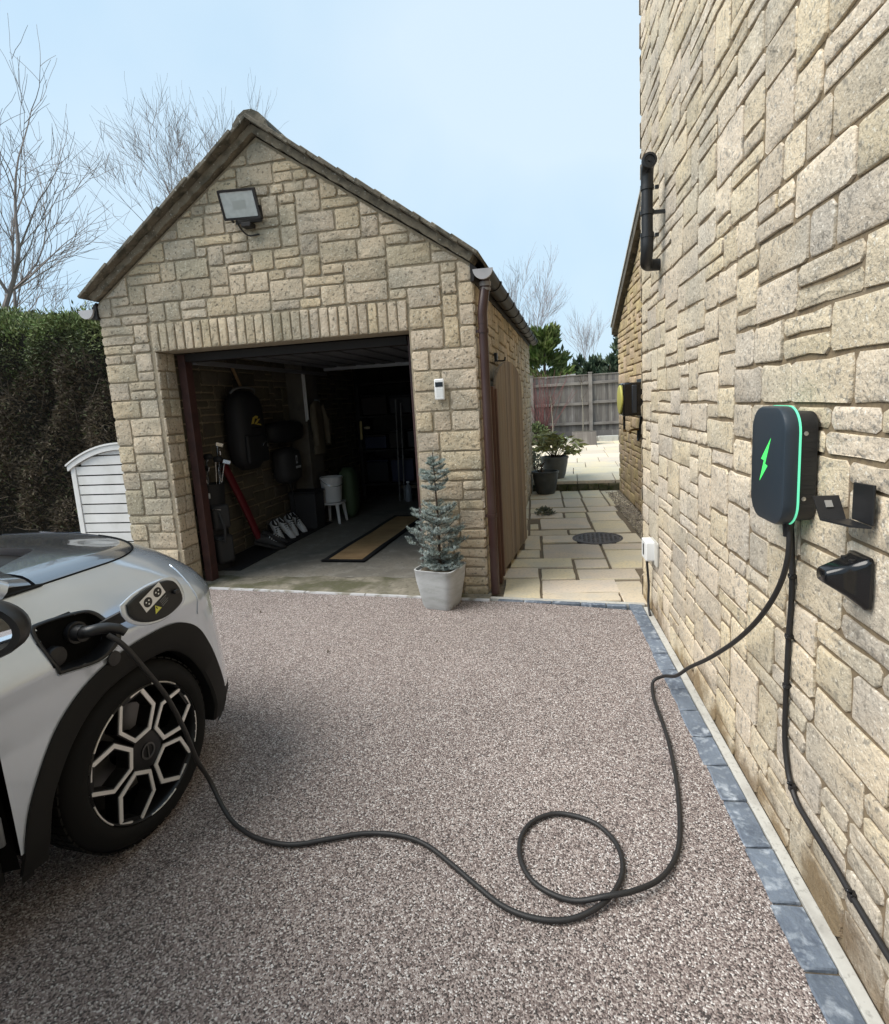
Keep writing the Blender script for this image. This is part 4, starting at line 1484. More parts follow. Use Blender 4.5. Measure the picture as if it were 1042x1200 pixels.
t.add([(-.03, -3.3, .3), (-1.77, -3.3, .3), (-1.74, -3.3, 1.0), (-.06, -3.3, 1.0), (-.3, -2.95, 1.5), (-1.5, -2.95, 1.5)], [(0, 1, 2, 3), (3, 2, 5, 4)])
t.build('tail', M['paint'], car, smooth=None)
# dark cabin: bulkhead, dashboard, door aperture with its hinges
t = MB(); t.span((-1.65, -.46, .30), (-.16, -.40, .97)); t.build('bulkhead', M['void'], car)
t = MB(); t.span((-1.60, -.95, .75), (-.20, -.46, .99)); t.build('dashboard', M['void'], car, bevel=.04)
t = MB()
t.add([(-.024, -.454, .26), (-.035, -.462, .5), (-.022, -.456, .8), (-.12, -.456, .985), (-.15, -.50, .985), (-.13, -.52, .26)], [(0, 1, 4, 5), (1, 2, 3, 4)])
t.build('door_jamb', M['void'], car, smooth=None)
for z_ in (.56, .405):
    t = MB(); t.span((-.075, -.520, z_ - .03), (-.030, -.480, z_ + .03)); t.lathe([(.011, -.042), (.011, .042)], (-.022, -.490, z_), 10, capb=True, capt=True)
    t.build('door_hinge', mat('hinge_grey', (.16, .17, .18), .45, metal=.4), car, bevel=.003)
# the open door with its mirror
dang = radians(47)
du = V(sin(dang), -cos(dang), 0)        # along the door, away from the hinge
dn = V(cos(dang), sin(dang), 0)         # outside of the door
D0 = V(-.03, -.492, 0)
t = MB()
rows = [(.30, -.02), (.5, .0), (.8, .01), (.93, -.03), (.955, -.05)]
for off in (0, -.07):
    pass
vs = []
for z, o_ in rows:
    for k in range(5):
        vs.append(D0 + du * (.012 + .98 * k / 4) + dn * (o_ - .0) + ZU * z)
for z, o_ in rows:
    for k in range(5):
        vs.append(D0 + du * (.025 + .96 * k / 4) + dn * (o_ - .075) + ZU * z)
n5 = 5
fs = []
for i in range(4):
    for k in range(4):
        fs += [(i * 5 + k, i * 5 + k + 1, (i + 1) * 5 + k + 1, (i + 1) * 5 + k), (25 + i * 5 + k + 1, 25 + i * 5 + k, 25 + (i + 1) * 5 + k, 25 + (i + 1) * 5 + k + 1)]
    fs += [(i * 5, (i + 1) * 5, 25 + (i + 1) * 5, 25 + i * 5), (i * 5 + 4, 25 + i * 5 + 4, 25 + (i + 1) * 5 + 4, (i + 1) * 5 + 4)]
for k in range(4):
    fs += [(k, 25 + k, 25 + k + 1, k + 1), (20 + k, 20 + k + 1, 45 + k + 1, 45 + k)]
t.add(vs, fs)
dr_ = t.build('front_door', M['paint'], car, smooth=40, fix=True)
t = MB()
t.add([D0 + du * a + dn * -.055 + ZU * z for a, z in ((.06, .985), (.96, .985), (.90, 1.42), (.55, 1.40), (.2, 1.1))], [(0, 1, 2, 3, 4)])
t.build('door_window', M['glass'], dr_, smooth=None)
t = MB()
t.add([D0 + du * a + dn * -.079 + ZU * z for a, z in ((.03, .31), (.97, .31), (.97, .94), (.03, .94))] + [D0 + du * a + dn * -.115 + ZU * z for a, z in ((.06, .36), (.94, .36), (.94, .90), (.06, .90))],
      [(0, 1, 5, 4), (1, 2, 6, 5), (2, 3, 7, 6), (3, 0, 4, 7), (4, 5, 6, 7)])
t.build('door_card', M['cladding'], dr_, smooth=None, fix=True)
t = MB(); t.add([D0 + du * a + dn * o_ + ZU * z for a, o_, z in ((.02, -.07, .957), (.98, -.07, .957), (.98, -.02, .962), (.02, -.02, .962))], [(0, 1, 2, 3)]); t.build('window_seal', M['void'], dr_, smooth=None)
MC = V(.165, -.575, 1.032)              # mirror centre
mn = (dn * .16 + du * .82 + V(0, 0, .03)).normalized()
mn = V(.46, -.885, .06).normalized()
mr_ = V(0, 0, 1).cross(mn).normalized()
mu_ = mn.cross(mr_)
t = MB()
ov = [(.105 * cos(a) * (1 if cos(a) > 0 else 1.05), .072 * sin(a)) for a in [2 * pi * k / 28 for k in range(28)]]
ov = [(x * (1 - .12 * (y / .07)), y) for x, y in ov]
vs = []
secs = [(1.0, .012), (1.04, .0), (1.02, -.03), (.86, -.07), (.5, -.095), (.05, -.10)]
for s_, h in secs:
    vs += [MC + mr_ * x * s_ + mu_ * y * s_ + mn * h for x, y in ov]
fs = [(k * 28 + i, (k + 1) * 28 + i, (k + 1) * 28 + (i + 1) % 28, k * 28 + (i + 1) % 28) for k in range(5) for i in range(28)]
vs += [MC + mr_ * x * .84 + mu_ * y * .82 + mn * .012 for x, y in ov] + [MC + mr_ * x * .82 + mu_ * y * .80 + mn * .003 for x, y in ov]
fs += [(6 * 28 + i, 0 * 28 + i, (i + 1) % 28, 6 * 28 + (i + 1) % 28) for i in range(28)] + [(7 * 28 + i, 6 * 28 + i, 6 * 28 + (i + 1) % 28, 7 * 28 + (i + 1) % 28) for i in range(28)]
t.add(vs, fs)
mo = t.build('wing_mirror', M['black'], dr_, smooth=45, fix=True)
t = MB(); t.add([MC + mr_ * x * .825 + mu_ * y * .805 + mn * .004 for x, y in ov], [tuple(range(28))]); t.build('mirror_glass', M['mirror'], dr_, smooth=None)
t = MB(); t.tube([MC - mn * .05 - mu_ * .05, D0 + du * .2 + ZU * .97], [.03, .035], 8); t.build('mirror_foot', M['black'], dr_, smooth=60)
# black sail panel and trim strip between hood side and fender, below the mirror
t = MB()
t.add([(-.121, -.17, 1.012), (-.121, -.30, 1.014), (-.121, -.46, 1.016), (-.128, -.46, 1.09), (-.128, -.34, 1.045)], [(0, 1, 2, 3, 4)])
t.build('corner_trim', M['cladding'], car, smooth=None)
t = MB(); t.tube([(-.122, -.18, 1.010), (-.121, -.30, 1.011), (-.121, -.46, 1.011)], .005, 8); t.build('waist_seal', M['cladding'], car, smooth=60)
# hood shut line highlight
# wipers
for (a, b, c) in (((-.46, -.12, 1.062), (-.66, -.05, 1.075), (-1.15, .0, 1.085)), ((-.38, -.155, 1.055), (-.60, -.12, 1.078), (-1.1, -.10, 1.10))):
    t = MB(); t.tube([a, b, c], [.011, .012, .008], 6, flat=.6); t.build('wiper_arm', mat('wiper_grey', (.16, .165, .17), .45), car, smooth=60)

# charge port: frame, recess, socket, open flap with its stickers
pc = (-.19, .835)
poF = fine(PORT + PORT[:1], 4)[:-1]
scl = lambda P_, k: [(lerp(pc[0], a, k), lerp(pc[1], b, k)) for a, b in P_]
t = MB()
vs = []
for k, o_ in ((1.03, .0015), (1.025, .007), (.98, .009), (.92, .005), (.89, -.055)):
    vs += [(side_v(a, b) + o_, a, b) for a, b in scl(poF, k)]
n = len(poF)
t.add(vs, [(k * n + i, k * n + (i + 1) % n, (k + 1) * n + (i + 1) % n, (k + 1) * n + i) for k in range(4) for i in range(n)])
pf = t.build('charge_port', M['black'], car, smooth=50, fix=True)
t = MB(); t.add([(-.062, a, b) for a, b in scl(poF, .92)], [tuple(range(n))]); t.build('port_recess', M['void'], pf, smooth=None)
t = MB(); t.tube([(side_v(a, b) + .003, a, b) for a, b in scl(poF, 1.045)[0:int(n * .42)]], .0035, 6); t.build('port_rim', M['paint'], pf, smooth=60)
t = MB(); t.lathe([(.035, .0), (.035, .018), (.028, .018), (.026, .006), (0, .006)], (-.058, -.155, .845), 20, axis=(1, 0, 0)); t.build('socket_ring', M['black'], pf, smooth=40)
t = MB(); t.lathe([(.032, .0), (.032, .02), (.03, .024), (0, .026)], (-.058, -.235, .80), 20, axis=(1, 0, 0)); t.build('socket_cover', M['black'], pf, smooth=40)
# flap: a plate standing off the fender, dark inner side out
FL = [(-.026, .892), (.02, .912), (.079, .923), (.15, .922), (.187, .894), (.203, .835), (.172, .809), (.115, .795), (.046, .803), (-.002, .828), (-.024, .858)]
flF = fine(FL + FL[:1], 4)[:-1]
fcn = (.085, .862)
scf = lambda k: [(lerp(fcn[0], a, k), lerp(fcn[1], b, k)) for a, b in flF]
flv = lambda a: .022 + .06 * (a + .04)
t = MB()
vs = []
n = len(flF)
for k, o_ in ((1.10, -.008), (1.16, -.002), (1.17, .004), (1.12, .007), (1.02, .006)):
    vs += [(flv(a) + o_, a, b) for a, b in scf(k)]
t.add(vs, [(k * n + i, k * n + (i + 1) % n, (k + 1) * n + (i + 1) % n, (k + 1) * n + i) for k in range(4) for i in range(n)] + [tuple(range(n))[::-1], tuple(4 * n + i for i in range(n))])
fo_ = t.build('charge_flap', M['paint'], car, smooth=50, fix=True)
t = MB()
vs = []
for k, o_ in ((1.0, .004), (1.0, .013), (.95, .016), (.85, .0165)):
    vs += [(flv(a) + o_, a, b) for a, b in scf(k)]
t.add(vs, [(k * n + i, k * n + (i + 1) % n, (k + 1) * n + (i + 1) % n, (k + 1) * n + i) for k in range(3) for i in range(n)] + [tuple(3 * n + i for i in range(n))])
t.build('flap_liner', mat('flap_liner', (.009, .010, .011), .5), fo_, smooth=40, fix=True)
fa = radians(26)
fu, fw = V(sin(0), cos(fa), sin(fa)), V(0, -sin(fa), cos(fa))
def fpt(a, b, o_=.018):
    y_ = fcn[0] + cos(fa) * a - sin(fa) * b
    z_ = fcn[1] + sin(fa) * a + cos(fa) * b
    return V(flv(y_) + o_, y_, z_)
def fpatch(poly, o_, nm, m):
    t = MB(); t.add([fpt(a, b, o_) for a, b in poly], [tuple(range(len(poly)))]); return t.build(nm, m, fo_, smooth=None)
M['sticker_white'] = mat('sticker_white', (.75, .75, .74), .5)
M['sticker_ink'] = mat('sticker_ink', (.012, .012, .012), .5)
fpatch([(-.052, .003), (.048, .003), (.048, .054), (-.052, .054)], .0180, 'sticker', M['sticker_white'])
for cx_ in (-.027, .022):
    fpatch([(cx_ + .018 * cos(2 * pi * k / 20), .0285 + .018 * sin(2 * pi * k / 20)) for k in range(20)], .0186, 'socket_symbol', M['sticker_ink'])
    for ring_ in range(3):
        an = 2 * pi * ring_ / 3 + .5
        fpatch([(cx_ + .0075 * cos(an) + .0032 * cos(2 * pi * k / 8), .0285 + .0075 * sin(an) + .0032 * sin(2 * pi * k / 8)) for k in range(8)], .0191, 'pin_symbol', M['sticker_white'])
fpatch([(-.028, -.030), (.004, -.030), (-.012, -.003)], .0180, 'warning_triangle', mat('sticker_yellow', (.62, .62, .10), .5))
fpatch([(-.0135, -.020), (-.0105, -.020), (-.0095, -.010), (-.0145, -.010)], .0185, 'warning_mark', M['sticker_ink'])
for k in range(4):
    fpatch([(.010, -.006 - k * .007), (.044 - .006 * (k % 2), -.006 - k * .007), (.044 - .006 * (k % 2), -.0075 - k * .007), (.010, -.0075 - k * .007)], .0182, 'fine_print', mat('print_grey', (.25, .26, .26), .5))
t = MB(); t.span((fcn[0] * 0 + .052, .155, .868), (.066, .178, .882)); t.build('flap_catch', M['black'], fo_, bevel=.003)
# hinge arm from port to flap
t = MB()
t.add([V(-.03, -.085, .848), V(-.03, -.09, .815), V(.035, .012, .838), V(.035, .012, .885), V(-.045, -.085, .848), V(-.045, -.09, .815), V(.022, .012, .838), V(.022, .012, .885)],
      [(0, 1, 2, 3), (7, 6, 5, 4), (0, 4, 5, 1), (1, 5, 6, 2), (2, 6, 7, 3), (3, 7, 4, 0)])
t.build('flap_arm', M['black'], fo_, smooth=None, fix=True, bevel=.003)
# round side sensor on the cladding
t = MB(); t.lathe([(.026, 0), (.024, .006), (0, .007)], (-.004, -.075, .722), 18, axis=(1, 0, 0)); t.build('parking_sensor', M['black'], car, smooth=40)
t = MB(); t.add([(side_v(-.45, .295) + .003, -.452, .285), (side_v(-.45, .295) + .003, -.40, .300), (side_v(-.45, .31) + .003, -.40, .312), (side_v(-.45, .31) + .003, -.452, .297)], [(0, 1, 2, 3)]); t.build('sill_seam', M['cladding'], car, smooth=None)

# wheels
def wheel(y_, x_, right=True):
    z_ = .325
    RTY = .322
    ax = (1, 0, 0) if right else (-1, 0, 0)
    sg = 1 if right else -1
    t = MB()
    t.lathe([(.240, -.004), (.250, .006), (.272, .008), (.292, .0), (.310, -.016), (.319, -.035), (RTY, -.06), (RTY, -.17), (.312, -.205), (.27, -.215), (.235, -.21)], (x_, y_, z_), 56, axis=ax)
    for k in range(56):
        an = 2 * pi * k / 56
        for o_ in (-.045, -.09, -.14):
            t.box((x_ + sg * o_, y_ + (RTY + .001) * cos(an), z_ + (RTY + .001) * sin(an)), (.034, .026, .006), Matrix.Rotation(an - pi / 2, 3, 'X'))
    ty = t.build('front_wheel', M['tyre'], car, smooth=40)
    t = MB(); t.lathe([(.241, -.002), (.236, .002), (.230, -.006), (.222, -.06), (.215, -.16), (.0, -.165)], (x_, y_, z_), 48, axis=ax); t.build('rim', M['rim_black'], ty, smooth=40)
    # spoke plate: pentagonal hub and arms between the hexagonal windows
    O_ = V(x_, y_, z_)
    Uy, Uz, N_ = V(0, 1, 0), V(0, 0, 1), V(sg, 0, 0)
    hexs = []
    for k in range(5):
        a0 = radians(26 + 72 * k)
        pr = [(.070, -.034), (.070, .034), (.140, .078), (.229, .046), (.229, -.046), (.140, -.078)]
        hexs.append([(cos(a0) * r_ - sin(a0) * q, sin(a0) * r_ + cos(a0) * q) for r_, q in pr])
    for k, H_ in enumerate(hexs):
        c_ = (sum(p[0] for p in H_) / 6, sum(p[1] for p in H_) / 6)
        sc_ = lambda f: [(lerp(c_[0], a, f), lerp(c_[1], b, f)) for a, b in H_]
        t = MB(); t.ring(sc_(1.13), sc_(.84), O_, Uy, Uz, N_, -.06, -.008); t.build('spoke', M['rim_black'], ty, smooth=30, fix=True)
        # bright machined edge: an open hexagon, thick at its flanks
        so, si = sc_(1.07), sc_(.90)
        for grp, f in (((0, 1, 2, 3), .90), ((4, 5, 0), .87), ((3, 4), .96)):
            t = MB()
            si = sc_(f)
            oo, ii = [so[g_] for g_ in grp], [si[g_] for g_ in grp]
            if grp == (3, 4):
                oo[0], ii[0] = mid(oo[0], oo[1], .45), mid(ii[0], ii[1], .45)
            poly = oo + ii[::-1]
            m_ = len(grp)
            vs = [O_ + Uy * a + Uz * b + N_ * h for h in (-.012, -.0035) for a, b in poly]
            fs = []
            L_ = 2 * m_
            for i in range(m_ - 1):
                fs += [(L_ + i, L_ + i + 1, L_ + L_ - 2 - i, L_ + L_ - 1 - i)]
            fs += [(i, (i + 1) % L_, L_ + (i + 1) % L_, L_ + i) for i in range(L_)]
            t.add(vs, fs)
            t.build('spoke_edge', M['rim_silver'], ty, smooth=None, fix=True)
    for k in range(5):
        a0 = radians(26 + 72 * k + 36)
        n_ = 8
        arc = [(r_ * cos(a0 + (i / n_ - .5) * .52), r_ * sin(a0 + (i / n_ - .5) * .52)) for r_ in (.2375,) for i in range(n_ + 1)]
        t = MB(); t.tube([O_ + Uy * a + Uz * b + N_ * -.001 for a, b in arc], .0035, 6); t.build('rim_accent', M['rim_silver'], ty, smooth=60)
    t = MB(); t.lathe([(.068, -.02), (.068, -.010), (.05, -.006), (.034, -.004), (0, -.004)], O_, 30, axis=ax); t.build('hub', M['rim_black'], ty, smooth=30)
    t = MB(); t.lathe([(.029, -.003), (.030, .000), (.024, .0005), (.023, -.003)], O_, 28, axis=ax); t.box(O_ + N_ * -.002, (.004, .004, .05)); t.build('emblem', mat('emblem_grey', (.11, .11, .11), .35, metal=.6), ty, smooth=40)
    t = MB(); t.lathe([(.16, -.10), (.16, -.115), (.06, -.115)], O_, 30, axis=ax); t.build('brake_disc', mat('brake_steel', (.22, .22, .22), .4, metal=.8), ty, smooth=40)
    return ty


wheel(.012, -.012)
wheel(.012, -2 * HWD + .012, False).name = 'front_wheel'
for sx in (-.014, -2 * HWD + .014):
    t = MB()
    t.lathe([(.10, -.02), (.235, .0), (.24, -.004), (.272, .004), (.310, -.016), (.322, -.05), (.322, -.17), (.27, -.215), (.1, -.2)], (sx, -2.65, .325), 40, axis=(1, 0, 0) if sx > -.5 else (-1, 0, 0))
    t.build('rear_wheel', M['tyre'], car, smooth=40)
for sx in (0, 1):
    t = MB()
    q = [(v + .004, u, z) for z in (.70, .76) for u, v in cols(z)[NS + 8:NS + 20]]
    n = len(q) // 2
    q = q if sx == 0 else [(-2 * HWD - a, b, c) for a, b, c in q]
    t.add(q, [(i, i + 1, n + i + 1, n + i) for i in range(n - 1)]); t.build('headlight', M['glass'], car, smooth=180)
t = MB(); q = [(v, u + .005, z) for z in (.36, .52) for u, v in cols(z)[NS + 17:]]; n = len(q) // 2
t.add(q, [(i, i + 1, n + i + 1, n + i) for i in range(n - 1)]); t.build('grille', M['cladding'], car, smooth=180)

# ------------------------------------------------------------------ charging cable: connector in the port, sag, loop on the ground, up to the charger
MW = Matrix.Translation((-1.52, 1.59, 0)) @ Matrix.Rotation(CT, 4, 'Z')
def cw(x, y, z):
    return MW @ V(x, y, z)
cable = thing('charging_cable', 'long black charging cable looping over the gravel from car to charger', 'cable', (-.1, 1.7, 0))
gpts = [(-1.225, 1.64), (-1.147, 1.608), (-1.055, 1.593), (-.977, 1.599), (-.881, 1.635), (-.755, 1.68), (-.629, 1.685), (-.529, 1.656), (-.424, 1.586), (-.327, 1.514), (-.24, 1.456), (-.149, 1.43), (-.052, 1.438), (.034, 1.484), (.093, 1.558), (.12, 1.651), (.106, 1.749), (.048, 1.827),
        (-.026, 1.859), (-.101, 1.862), (-.175, 1.814), (-.211, 1.733), (-.205, 1.641), (-.166, 1.565), (-.104, 1.521), (-.027, 1.505), (.06, 1.511), (.148, 1.544), (.232, 1.615), (.295, 1.727), (.329, 1.864), (.356, 2.091), (.368, 2.371), (.358, 2.62), (.356, 2.76)]
rc = .0083
path = [cw(-.035, -.155, .845), cw(.02, -.150, .850), cw(.075, -.150, .842), cw(.105, -.128, .80), cw(.125, -.085, .705), cw(.125, -.01, .56), cw(.115, .055, .40), cw(.11, .10, .245), V(-1.405, 1.735, .125), V(-1.345, 1.705, .052), V(-1.285, 1.670, .020)]
for i, (x, y) in enumerate(gpts):
    z = rc + .004
    if i in (26, 27):
        z += .012
    if 25 < i < 29 or 12 < i < 15:
        z += .006 if 12 < i < 15 else .010
    path.append(V(x, y, z))
path += [V(.372, 2.86, .03), V(.418, 2.83, .075), V(.455, 2.70, .145), V(.481, 2.52, .278), V(.512, 2.309, .421), V(.545, 2.092, .584), V(.566, 1.952, .705), V(.580, 1.854, .806), V(.590, 1.786, .896), V(.596, 1.747, .975), V(.599, 1.735, 1.05), hp(1.72, .06, 1.115)]
t = MB(); t.tube(smooth_path(path[2:], 6), rc, 10); t.build('cable_sheath', M['cable'], cable, smooth=80)
t = MB()
t.tube([cw(-.05, -.158, .845), cw(-.01, -.158, .845)], .026, 16)
cn_ = t.build('connector', M['black'], cable, smooth=60)
t = MB(); t.tube(smooth_path([cw(-.02, -.158, .845), cw(.02, -.165, .856), cw(.05, -.14, .858), cw(.075, -.115, .848), cw(.092, -.10, .83)], 5), [.019] * 4 + [.018] * 5 + [.017] * 4 + [.016] * 4 + [.014] * 4, 14); t.build('handle', M['black'], cn_, smooth=60)
# ------------------------------------------------------------------ fence at the end of the terrace
M['fence'] = mat('weathered_fence', (.185, .165, .148), .9, var=[(1.2, (.12, .107, .098), .4, .65), (14, (.27, .25, .225), .52, .72)], bump=[('noise', 25, .4, .006)], rnd=.28, hue=.01, stretch=(1, 1, .12))
M['fence_rail'] = mat('fence_rail', (.26, .235, .21), .9, var=[(3, (.18, .16, .14), .4, .65)], rnd=.1)
fence = thing('board_fence', 'weathered grey board fence with posts and rails at the end of the terrace', 'fence', (0, 18.5, .15))
FY = 18.5
x = -3.4
while x < 4.6:
    t = MB()
    w = R.uniform(.095, .112)
    t.box((x + w / 2, FY + R.uniform(0, .012), 1.28 + R.uniform(-.01, .01)), (w + .006, .016, 1.72), Matrix.Rotation(radians(4), 3, 'Z'))
    t.build('board', M['fence'], fence, smooth=None)
    x += w
for px_ in (-3.1, -1.28, .54, 2.36, 4.2):
    t = MB(); t.span((px_ - .055, FY - .13, .15), (px_ + .055, FY - .02, 2.19)); t.build('post', M['fence_rail'], fence, bevel=.006)
    t = MB(); t.span((px_ - .065, FY - .14, 2.195), (px_ + .065, FY - .01, 2.235)); t.build('post_cap', M['fence_rail'], fence, bevel=.006)
for xa, xb in ((-3.04, -1.34), (-1.22, .48), (.60, 2.30), (2.42, 4.14)):
    for z in (.62, 1.24, 1.86):
        t = MB(); zz = z + R.uniform(-.03, .03); t.span((xa, FY - .075, zz), (xb, FY - .018, zz + .085)); t.build('rail', M['fence_rail'], fence, bevel=.005)
    t = MB(); t.span((xa, FY - .05, .15), (xb, FY - .015, .42)); t.build('gravel_board', M['fence'], fence, bevel=.004)
    t = MB(); t.span((xa, FY - .03, 2.145), (xb, FY + .04, 2.175)); t.build('capping', M['fence_rail'], fence, bevel=.004)
bed = tag(thing('flower_bed', None, None, (1, 17.8, .15)), kind='structure')
t = MB(); t.span((-5, 17.55, .1), (5, 18.4, .26)); t.build('soil', M['dirt'], bed, smooth=None)
x = -.5
while x < 3.6:
    t = MB(); t.span((x + .008, 17.38 + R.uniform(-.01, .01), .1), (x + .592, 17.54, .31 + R.uniform(-.008, .008))); t.build('coping_stone', M['edge_concrete'], bed, bevel=.01)
    x += .6

# ------------------------------------------------------------------ foliage helpers
def leaf_mat(name, c1, c2, rnd=.35, hue=.02, rough=.6):
    return mat(name, c1, rough, var=[(3, c2, .4, .65)], rnd=rnd, hue=hue, spec=.3)


def leaves(mb, pts, size, up=.3, aspect=.45, fold=True, dirs=None, rng=R):
    """leaf blades: two triangles folded along the midrib"""
    for i, p in enumerate(pts):
        d = dirs[i] if dirs else V(rng.gauss(0, 1), rng.gauss(0, 1), rng.gauss(0, 1) + up)
        d = d.normalized() if d.length > 1e-6 else V(0, 0, 1)
        s_ = size * rng.uniform(.6, 1.3)
        q = d.cross(V(rng.gauss(0, 1), rng.gauss(0, 1), rng.gauss(0, 1)))
        if q.length < 1e-5:
            continue
        q = q.normalized() * s_ * aspect * .5
        n_ = d.cross(q).normalized() * s_ * .08
        k = len(mb.v)
        mb.v += [tuple(p), tuple(p + d * s_ * .5 + q + n_), tuple(p + d * s_), tuple(p + d * s_ * .5 - q + n_)]
        mb.f += [(k, k + 1, k + 2), (k, k + 2, k + 3)]
        mb.mi += [0, 0]


def needles(mb, a, b, n, ln, w, rng=R, spread=.9):
    """needle blades round a twig from a to b"""
    d = (b - a)
    t_ = d.normalized()
    o1 = t_.orthogonal().normalized()
    o2 = t_.cross(o1)
    for i in range(n):
        f = rng.random()
        an = rng.uniform(0, 2 * pi)
        dr = (t_ * rng.uniform(.5, 1.0) + (o1 * cos(an) + o2 * sin(an)) * spread).normalized()
        p = a + d * f
        q = dr.cross(t_).normalized() * w
        k = len(mb.v)
        l = ln * rng.uniform(.7, 1.2)
        mb.v += [tuple(p - q), tuple(p + q), tuple(p + dr * l)]
        mb.f.append((k, k + 1, k + 2))
        mb.mi.append(0)


# ------------------------------------------------------------------ blue spruce in a square pot by the doorway
pot = thing('square_planter', 'pale grey square tapered planter holding the small blue spruce', 'planter', (-1.005, 3.99, 0))
M['pot'] = mat('grey_pot', (.42, .43, .43), .75, var=[(6, (.35, .36, .35), .45, .65), (60, (.47, .48, .48), .55, .7)], bump=[('noise', 14, .3, .006)], stretch=(1, 1, 5))
pr_ = radians(-14)
t = MB()
t.lathe([(.105, .0), (.118, .03), (.150, .22), (.157, .30), (.160, .305), (.150, .307), (.144, .285), (.0, .283)], (0, 0, 0), 48, pw=7, capb=True)
q_ = Matrix.Rotation(pr_, 3, 'Z')
t.v = [tuple(q_ @ V(*p) * 1.0 + V(-1.005, 3.985, 0)) for p in t.v]
t.build('pot', M['pot'], pot, smooth=45)
t = MB(); t.lathe([(.143, .286), (.06, .294), (0, .296)], (-1.005, 3.985, 0), 20, pw=5); t.build('soil', M['dirt'], pot)
sp_ = thing('blue_spruce', 'small blue spruce with bare leader growing in the square planter', 'conifer', (-1.005, 3.985, .29))
M['bark'] = mat('bark', (.07, .05, .035), .9, bump=[('noise', 40, .5, .005)])
M['spruce'] = mat('blue_needles', (.33, .39, .375), .6, var=[(9, (.21, .265, .24), .42, .62), (30, (.44, .49, .475), .56, .7)], rnd=.3)
T0 = V(-1.005, 3.985, .28)
rg = random.Random(11)
tw, nd = MB(), MB()
tw.tube([T0, T0 + V(.005, 0, .4), T0 + V(-.005, .0, .88)], [.013, .009, .003], 6)
def spruce_branch(p, d, L, depth=0):
    pts = [p]
    m_ = 5
    for i in range(m_):
        d = (d + V(rg.gauss(0, .09), rg.gauss(0, .09), .05)).normalized()
        pts.append(pts[-1] + d * L / m_)
    tw.tube(pts, [lerp(.0045, .0015, i / m_) * (1 - .3 * depth) for i in range(m_ + 1)], 4)
    for i in range(m_):
        needles(nd, pts[i], pts[i + 1], int(L / m_ * 800) + 3, .016, .0010, rg)
        if depth < 2 and i > 0 and rg.random() < (.9 if depth == 0 else .55):
            for sgn in (-1, 1):
                s_ = d.cross(V(0, 0, 1)).normalized() * sgn
                dd_ = (d * .75 + s_ * rg.uniform(.5, .95) + V(0, 0, rg.uniform(-.15, .3))).normalized()
                spruce_branch(pts[i], dd_, L * rg.uniform(.28, .48) * (1.1 - i / m_ * .5), depth + 1)
for z, nbr, L in ((.0, 7, .20), (.03, 6, .17), (.07, 6, .20), (.13, 7, .235), (.20, 7, .245), (.27, 6, .23), (.34, 6, .21), (.40, 5, .19), (.455, 4, .10), (.60, 5, .115), (.67, 5, .135), (.72, 5, .12), (.78, 4, .08), (.83, 3, .05)):
    a0 = rg.uniform(0, 6)
    for k in range(nbr):
        an = a0 + 2 * pi * k / nbr + rg.uniform(-.3, .3)
        spruce_branch(T0 + V(0, 0, z), V(cos(an), sin(an), rg.uniform(.05, .45) - (.1 if z == 0 else 0)).normalized(), L * rg.uniform(.75, 1.15))
needles(nd, T0 + V(0, 0, .45), T0 + V(0, 0, .9), 260, .018, .0011, rg)
tw.build('trunk', M['bark'], sp_, smooth=60)
tag(nd.build('needles', M['spruce'], sp_, smooth=None), kind='stuff')

# ------------------------------------------------------------------ pots and plants on the patio
M['grey_glaze'] = mat('dark_grey_pot', (.045, .050, .052), .5, var=[(8, (.07, .075, .075), .45, .65)], bump=[('noise', 20, .2, .004)])
M['mid_glaze'] = mat('mid_grey_pot', (.10, .105, .10), .55, var=[(8, (.14, .14, .135), .45, .65)])
p1 = thing('round_pot', 'dark grey round plant pot with a few sticks, at the patio step', 'pot', (-.46, 9.02, .0))
t = MB(); t.lathe([(.135, 0), (.16, .05), (.195, .26), (.20, .33), (.215, .335), (.215, .365), (.195, .366), (.185, .31), (0, .30)], (-.46, 9.02, 0), 32, capb=True); t.build('pot', M['grey_glaze'], p1, smooth=40)
t = MB(); t.lathe([(.186, .308), (0, .318)], (-.46, 9.02, 0), 20); t.build('soil', M['dirt'], p1)
pl1 = thing('pruned_shrub', 'short pruned bare stems standing in the dark round pot', 'plant', (-.5, 9.02, .31))
t = MB()
for i in range(5):
    a_ = V(-.52 + R.uniform(-.04, .06), 9.02 + R.uniform(-.04, .04), .30)
    t.tube([a_, a_ + V(R.uniform(-.06, .02), 0, .10), a_ + V(R.uniform(-.09, .05), 0, R.uniform(.15, .23))], [.012, .011, .010], 6)
t.build('stems', M['bark'], pl1, smooth=60)
p2 = thing('tall_pot', 'grey plant pot with a leafy bush on the edge of the terrace', 'pot', (-.33, 9.72, .15))
t = MB(); t.lathe([(.15, 0), (.175, .06), (.215, .26), (.222, .33), (.235, .335), (.235, .37), (.21, .372), (.20, .32), (0, .31)], (-.33, 9.72, .152), 32, capb=True); t.build('pot', M['mid_glaze'], p2, smooth=40)
bu = thing('leafy_bush', 'green bush with drooping oblong leaves growing in the grey pot', 'bush', (-.33, 9.72, .46))
M['bush'] = leaf_mat('bush_leaf', (.30, .33, .12), (.38, .38, .19), .35, .02)
rg = random.Random(5)
t, tl = MB(), MB()
